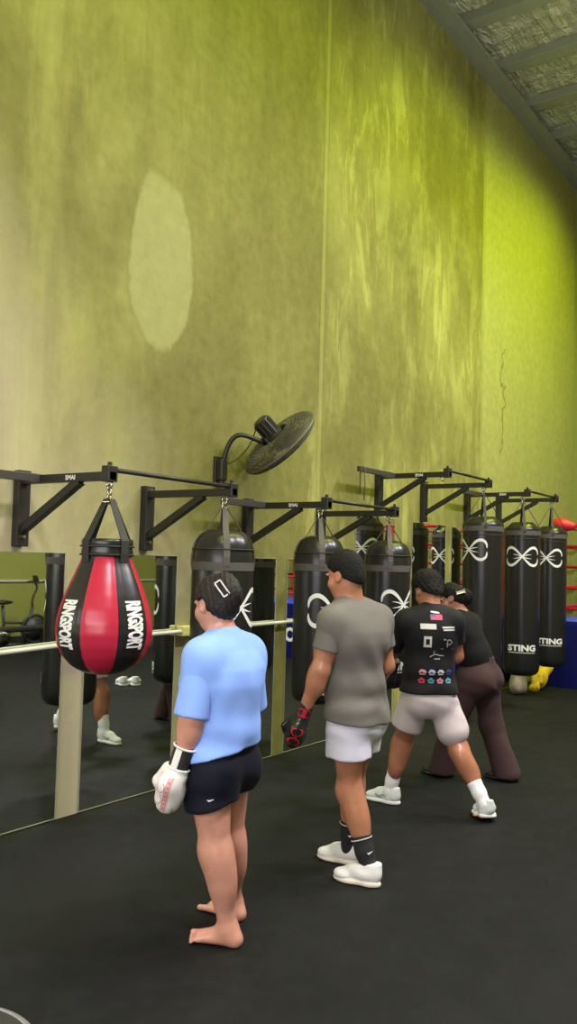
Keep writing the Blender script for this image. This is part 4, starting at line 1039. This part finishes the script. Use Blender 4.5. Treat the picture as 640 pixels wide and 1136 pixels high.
# ---- man in the black printed T-shirt, boxing stance
def man_in_black():
    B = (5.43, -1.76, 0); r, f, u = frame(41)
    pel = vec((5.405, -1.745, .80)); belly = vec((5.395, -1.745, .95)); chest = vec((5.400, -1.755, 1.19)); neck = vec((5.425, -1.735, 1.375))
    hd = Head((5.450, -1.700, 1.500), 66, 26, 0, 1.0)
    shL, elL, wrL = vec((5.285, -1.620, 1.285)), vec((5.33, -1.475, 1.075)), vec((5.50, -1.385, .975))
    shR, elR, wrR = vec((5.485, -1.880, 1.29)), vec((5.575, -1.865, 1.05)), vec((5.73, -1.68, 1.13))
    hpL, knL, anL = vec((5.345, -1.670, .77)), vec((5.405, -1.545, .425)), vec((5.385, -1.463, .085))
    hpR, knR, anR = vec((5.460, -1.815, .77)), vec((5.475, -1.945, .425)), vec((5.432, -2.150, .112))
    S = Solid(); man_torso(S, pel, belly, chest, neck, r, f, u, hd, shL, shR, 1.02)
    for sh, el, wr in ((shL, elL, wrL), (shR, elR, wrR)):
        S.cone(sh, el, .062, .050, .04); S.cone(el, wr, .048, .034, .03); S.ell(el+(wr-el)*.28, (.050, .050, .06), None, .03); S.ell(sh, (.072, .072, .072), None, .04)
    leg(S, hpL, knL, anL, .092, .060, .060, .036, f); leg(S, hpR, knR, anR, .092, .060, .060, .036, f)
    for an, d in ((anL, (.05, .25, 0)), (anR, (.21, .14, -.04))):
        d = vec(d); S.cone(an-u*.03, an+d*.45-u*.05, .024, .018, .02)
    curled_hand(S, wrL, (.8, .4, -.2), u); curled_hand(S, wrR, (.6, .7, .2), u)
    hd.face(S)
    body, _ = solid_obj('person', S, .0062, SKIN_C, None, B, 1, B)
    props(body, 'man in black T-shirt with printed back and pale shorts, white socks, striking a bag', 'person'); hd.eyes(body, B, SKIN_C)
    H = hd.hair_shell(.018, .006, (-.66, .75), top=.02); H.warp = lambda X, Y, Z: .0045*np.sin(120*X+3)*np.sin(130*Y)*np.sin(125*Z)
    solid_obj('hair', H, .0055, M_HAIR, body, B)
    S = Solid(); M = cloth('black_jersey', (.009, .009, .011), 150, .08, .75)
    S.econe(pel-u*.05, belly, (.168, .138), (.160, .132), r, .05).econe(belly, chest, (.158, .128), (.178, .132), r, .08).econe(chest, chest+u*.06, (.178, .130), (.170, .118), r, .08).econe(chest+u*.06, chest+u*.14, (.170, .118), (.125, .075), r, .08)
    for q in (-1, 1): S.ell(pel+r*.074*q-f*.060-u*.045, (.107, .110, .14), None, .06)
    S.cone(shL, shR, .070, .070, .07).cone(neck-u*.03, shL+u*.005, .058, .066, .06).cone(neck-u*.03, shR+u*.005, .058, .066, .06)
    S.cone(neck-u*.05, neck+u*.010-f*.008, .085, .064, .03); S.cone(neck+u*.012+f*.012, neck+u*.07+f*.012, .056, .06, .01, 'sub')
    S.cone(shL, shL+(elL-shL)*.3, .074, .070, .04); S.cone(shR, shR+(elR-shR)*.25, .074, .070, .04)
    S.warp = lambda X, Y, Z: .005*np.sin(30*Z+16*X+9*Y+1.6*np.sin(14*X-9*Z))*np.exp(-((Z-.88)/.09)**2) + .0022*np.sin(36*X-24*Y+20*Z)*np.exp(-((Z-1.15)/.16)**2)
    for hp, kn in ((hpL, knL), (hpR, knR)): S.cone(hp+u*.05, hp+(kn-hp)*.2, .106, .116, .05)
    S.cut((5.40, -1.75, .81), (0, .0, -1), .008); o, bv = solid_obj('t_shirt', S, .0062, M, body, B, 3)
    sleeve(o, B, shL, shL+(elL-shL)*.9, .0745, .072, M); sleeve(o, B, shR, shR+(elR-shR)*.58, .0745, .075, M)
    # prints on the back, laid on along the facing direction
    back = chest-f*.1
    def put(name, VF, x, z, m): mark(name, project(VF, back+r*x+u*(z-chest[2]), r, u, bv, .0022, .3), m, o, B)
    MNAVY = mat('navy_print', (.05, .07, .30), .5); MREDP = mat('crimson_print', (.55, .03, .08), .5); MPINK = mat('pink_print', (.60, .25, .32), .5); MTEAL = mat('teal_print', (.10, .30, .36), .5); MLIL = mat('lilac_print', (.42, .42, .62), .5)
    put('collar_tag', ribbon2d([[(-.03, .004, .005), (0, .0, .007), (.03, -.004, .004)]]), .0, 1.362, M_SILVER)
    put('flag_print', shift(rect2d(.082, .036, 4, 3), 0, 0), .005, 1.330, MREDP)
    put('flag_corner', rect2d(.036, .019, 2, 2), -.016, 1.339, MNAVY)
    put('sponsor_block', rect2d(.105, .036, 5, 2), -.055, 1.268, M_SILVER)
    put('sponsor_bar', join2d(shift(rect2d(.09, .012, 5, 1), 0, .008), shift(rect2d(.085, .010, 5, 1), .004, -.009)), .085, 1.255, M_SILVER)
    put('sponsor_badge', join2d(shift(rect2d(.052, .018, 2, 1), 0, .028), shift(rect2d(.014, .038, 1, 2), -.019, 0), shift(rect2d(.014, .038, 1, 2), .019, 0), shift(rect2d(.052, .018, 2, 1), 0, -.028)), -.060, 1.165, M_SILVER)
    put('sponsor_monogram', ribbon2d([[(-.03, .028, .004), (.02, .024, .004), (.034, .008, .004), (.02, -.008, .004), (-.008, -.006, .004)], [(0, .02, .004), (0, -.026, .004)], [(-.045, -.036, .002), (.045, -.036, .002)]]), .078, 1.155, M_GREYPRINT)
    put('sponsor_line', ribbon2d([[(-.05, -.012, .003), (-.015, .008, .004), (.015, .0, .004), (.05, -.004, .003)], [(-.028, .012, .002), (-.018, .03, .003)], [(-.02, -.024, .004), (.02, -.024, .004)]]), .008, 1.075, M_GREYPRINT)
    for i, (m1, m2) in enumerate(((MPINK, MREDP), (MLIL, MTEAL), (M_SILVER, MPINK), (MNAVY, MTEAL))):
        x = -.090+.062*i
        put('small_logo', join2d(ribbon2d([[(-.022, -.004, .004), (-.008, .010, .009), (.012, .006, .010), (.024, -.004, .004)]]), shift(rect2d(.036, .008, 3, 1), 0, -.014)), x, .962, m1)
        put('small_logo', join2d(ribbon2d([[(-.022, -.002, .005), (0, .012, .010), (.022, -.002, .005)]]), shift(rect2d(.034, .010, 3, 1), 0, -.012)), x-.004, .905, m2)
    S = Solid(); M2 = cloth('stone_shorts_fabric', (.60, .52, .55), 160, .05, .75)
    S.econe(pel-u*.04, pel+u*.09, (.156, .124), (.150, .118), r, .06)
    for q in (-1, 1): S.ell(pel+r*.072*q-f*.056-u*.045, (.096, .098, .118), None, .06)
    S.cone(hpL, hpL+(knL-hpL)*.56, .102, .112, .03); S.cone(hpR, hpR+(knR-hpR)*.62, .102, .112, .03)
    S.warp = lambda X, Y, Z: .0035*np.sin(34*X+26*Y+12*Z)*np.exp(-((Z-.66)/.09)**2) + .003*np.sin(46*Z+24*X-14*Y)*np.exp(-((Z-.76)/.05)**2)
    S.cut(hpL+(knL-hpL)*.66, (0, .35, -1), .006); S.cut((0, 0, .91), (0, 0, 1)); solid_obj('shorts', S, .0062, M2, body, B, 3)
    MB = MATS['black_glove_leather']; MC = MATS['black_cuff_wrap']
    g, gb, cb, P, (t, d, b) = glove(body, B, wrL+vec((-.06, -.05, -.03)), (.35, .45, -.75), (-.7, -.55, .35), 1, MB, MC, 1.0)
    mark('cuff_mark', project(ribbon2d([[(-.03, -.02, .004), (-.01, .012, .004), (.012, .006, .004), (.028, .018, .003)], [(-.004, -.018, .004), (.01, .0, .004), (.03, -.02, .003)]]), P(.0, -.02, .06), (.65, -.76, 0), (0, 0, 1), cb, .003, .25), M_SILVER, g, B)
    glove(body, B, wrR+vec((.02, .02, .0)), (.6, .7, .25), (.3, -.4, .8), -1, MB, MC, 1.0)
    up = mat('mint_white_upper', (.72, .76, .72), .7, bump=(180, .25)); ac = mat('teal_accent', (.25, .42, .42), .5)
    socks(body, B, anL, knL, .155, .041, .052, M_SOCKW); socks(body, B, anR, knR, .155, .041, .052, M_SOCKW)
    sneaker(body, B, (5.385, -1.545, 0), (5.405, -1.265, 0), up, M_SOLE, 0, 1.0, ac)
    sneaker(body, B, (5.395, -2.205, 0), (5.615, -2.035, 0), up, M_SOLE, .035, 1.0, ac, M_GUM)
man_in_black()

# ---- bent woman in brown trousers behind him
def woman_in_brown():
    B = (6.45, -1.65, 0); r, f, u = frame(88)
    pel = vec((6.43, -1.665, .82)); belly = vec((6.405, -1.635, .98)); chest = vec((6.375, -1.565, 1.145)); neck = vec((6.345, -1.530, 1.30))
    hd = Head((6.325, -1.485, 1.418), 108, 26, 0, .95)
    shL, elL, wrL = vec((6.205, -1.545, 1.215)), vec((6.20, -1.42, 1.02)), vec((6.33, -1.24, 1.10))
    shR, elR, wrR = vec((6.535, -1.570, 1.215)), vec((6.64, -1.47, 1.00)), vec((6.58, -1.24, 1.11))
    hpL, knL, anL = vec((6.335, -1.660, .79)), vec((6.330, -1.515, .435)), vec((6.355, -1.415, .075))
    hpR, knR, anR = vec((6.525, -1.690, .79)), vec((6.555, -1.735, .43)), vec((6.575, -1.865, .080))
    S = Solid()
    S.econe(pel-u*.04, pel+u*.08, (.165, .125), (.15, .115), r).econe(belly, chest, (.135, .105), (.150, .110), r, .06).econe(chest, chest+u*.08, (.145, .105), (.12, .08), r, .06)
    for q in (-1, 1): S.ell(pel+r*.08*q-f*.075-u*.03, (.095, .095, .105), None, .06); S.ell(chest+r*.07*q+f*.085-u*.02, (.07, .055, .065), None, .05)
    S.cone(chest+u*.10, hd.p(0, -.03, -.05), .055, .048, .05); S.cone(shL, shR, .055, .055, .06); S.cone(neck-u*.02, shL, .045, .048, .06).cone(neck-u*.02, shR, .045, .048, .06)
    for sh, el, wr in ((shL, elL, wrL), (shR, elR, wrR)): S.cone(sh, el, .053, .043, .04); S.cone(el, wr, .043, .030, .03)
    leg(S, hpL, knL, anL, .098, .058, .056, .038, f); leg(S, hpR, knR, anR, .098, .058, .056, .038, f)
    for an in (anL, anR): S.cone(an-u*.02, an+f*.12-u*.045, .034, .024, .03)
    curled_hand(S, wrL, (.2, .9, .1), u); curled_hand(S, wrR, (-.1, .9, .1), u)
    hd.face(S)
    body, _ = solid_obj('person', S, .0065, SKIN_D, None, B, 1, B)
    props(body, 'woman in black top and brown flared trousers leaning forward, white clip in her hair', 'person'); hd.eyes(body, B, SKIN_D)
    H = hd.hair_shell(.009, -.012, (-.70, .70)); hd.e(H, (.01, -.100, -.01), (.045, .045, .055), .05); hd.e(H, (.012, -.120, -.06), (.03, .030, .06), .05); H.warp = lambda X, Y, Z: .002*np.sin(150*X+60*Z)
    hair, hb = solid_obj('hair', H, .006, M_HAIR, body, B)
    cp = hd.c+vec((.646, -.763, 0))*.05+u*.055; c = vec((-.80, -.60, 0)); h = hb.ray_cast(Vector(cp+c*.4), Vector(-c)); q = (np.array(h[0]) if h[0] else cp)-np.array(B)
    bm = bmesh.new(); add_bar(bm, q-vec((.646, -.763, .25))*.034, q+vec((.646, -.763, .25))*.034, .022, .02, (0, 0, 1), .006); bm_obj('hair_clip', bm, mat('cream_clip', (.8, .78, .58), .4), hair)
    S = Solid(); M = cloth('black_top_fabric', (.006, .006, .006), 150, .08, .8)
    S.econe(pel+u*.06, belly, (.165, .128), (.155, .125), r, .05).econe(belly, chest, (.152, .124), (.168, .128), r, .08).econe(chest, chest+u*.085, (.165, .12), (.130, .09), r, .08)
    for q in (-1, 1): S.ell(chest+r*.07*q+f*.09-u*.02, (.075, .06, .07), None, .05)
    S.cone(shL, shR, .064, .064, .07).cone(neck-u*.03, shL, .054, .060, .06).cone(neck-u*.03, shR, .054, .060, .06)
    S.cone(neck-u*.05, neck+u*.006, .075, .058, .03); S.cone(neck+u*.01+f*.01, neck+u*.06+f*.012, .05, .055, .01, 'sub')
    S.cone(shL, elL, .068, .060, .04); S.cone(shR, elR, .068, .060, .04); S.cone(elL, elL+(wrL-elL)*.7, .058, .046, .03); S.cone(elR, elR+(wrR-elR)*.7, .058, .046, .03)
    S.cut((6.42, -1.66, .89), (0, .15, -1), .008); solid_obj('top', S, .0065, M, body, B)
    S = Solid(); M2 = cloth('brown_trouser_fabric', (.056, .030, .031), 160, .08, .85)
    S.econe(pel-u*.04, pel+u*.13, (.182, .142), (.162, .126), r, .06)
    for q in (-1, 1): S.ell(pel+r*.082*q-f*.078-u*.035, (.104, .104, .115), None, .06)
    for hp, kn, an in ((hpL, knL, anL), (hpR, knR, anR)): S.cone(hp, kn, .118, .088, .05); S.cone(kn, an-u*.03, .088, .108, .05)
    S.warp = lambda X, Y, Z: .004*np.sin(34*X+26*Y+8*Z)*np.exp(-((Z-.35)/.2)**2) + .003*np.sin(46*Z+24*X-14*Y)*np.exp(-((Z-.74)/.06)**2)
    S.cut((0, 0, .025), (0, 0, -1), .006); S.cut(pel+u*.15, (0, 0, 1)); solid_obj('trousers', S, .0065, M2, body, B)
    MB = MATS['black_glove_leather']; MC = MATS['black_cuff_wrap']
    glove(body, B, wrL+vec((0, .02, 0)), (.25, .9, .1), (-.6, 0, .7), 1, MB, MC, .95); glove(body, B, wrR+vec((0, .02, 0)), (-.1, .9, .1), (.6, 0, .7), -1, MB, MC, .95)
    bs = mat('black_shoe', (.012, .012, .012), .5)
    sneaker(body, B, (6.345, -1.495, 0), (6.355, -1.235, 0), bs, bs); sneaker(body, B, (6.575, -1.945, 0), (6.565, -1.685, 0), bs, bs)
woman_in_brown()

# trainers seen only as a reflection between the first two mirrors
sh = empty('trainers', (7.95, -3.75, 0), 'pair of white trainers on the floor, seen low in the mirror behind the teardrop bag', 'shoes')
sneaker(sh, (7.95, -3.75, 0), (7.90, -3.62, 0), (8.06, -3.86, 0), M_KNIT, M_SOLE); sneaker(sh, (7.95, -3.75, 0), (7.78, -3.72, 0), (7.94, -3.96, 0), M_KNIT, M_SOLE)
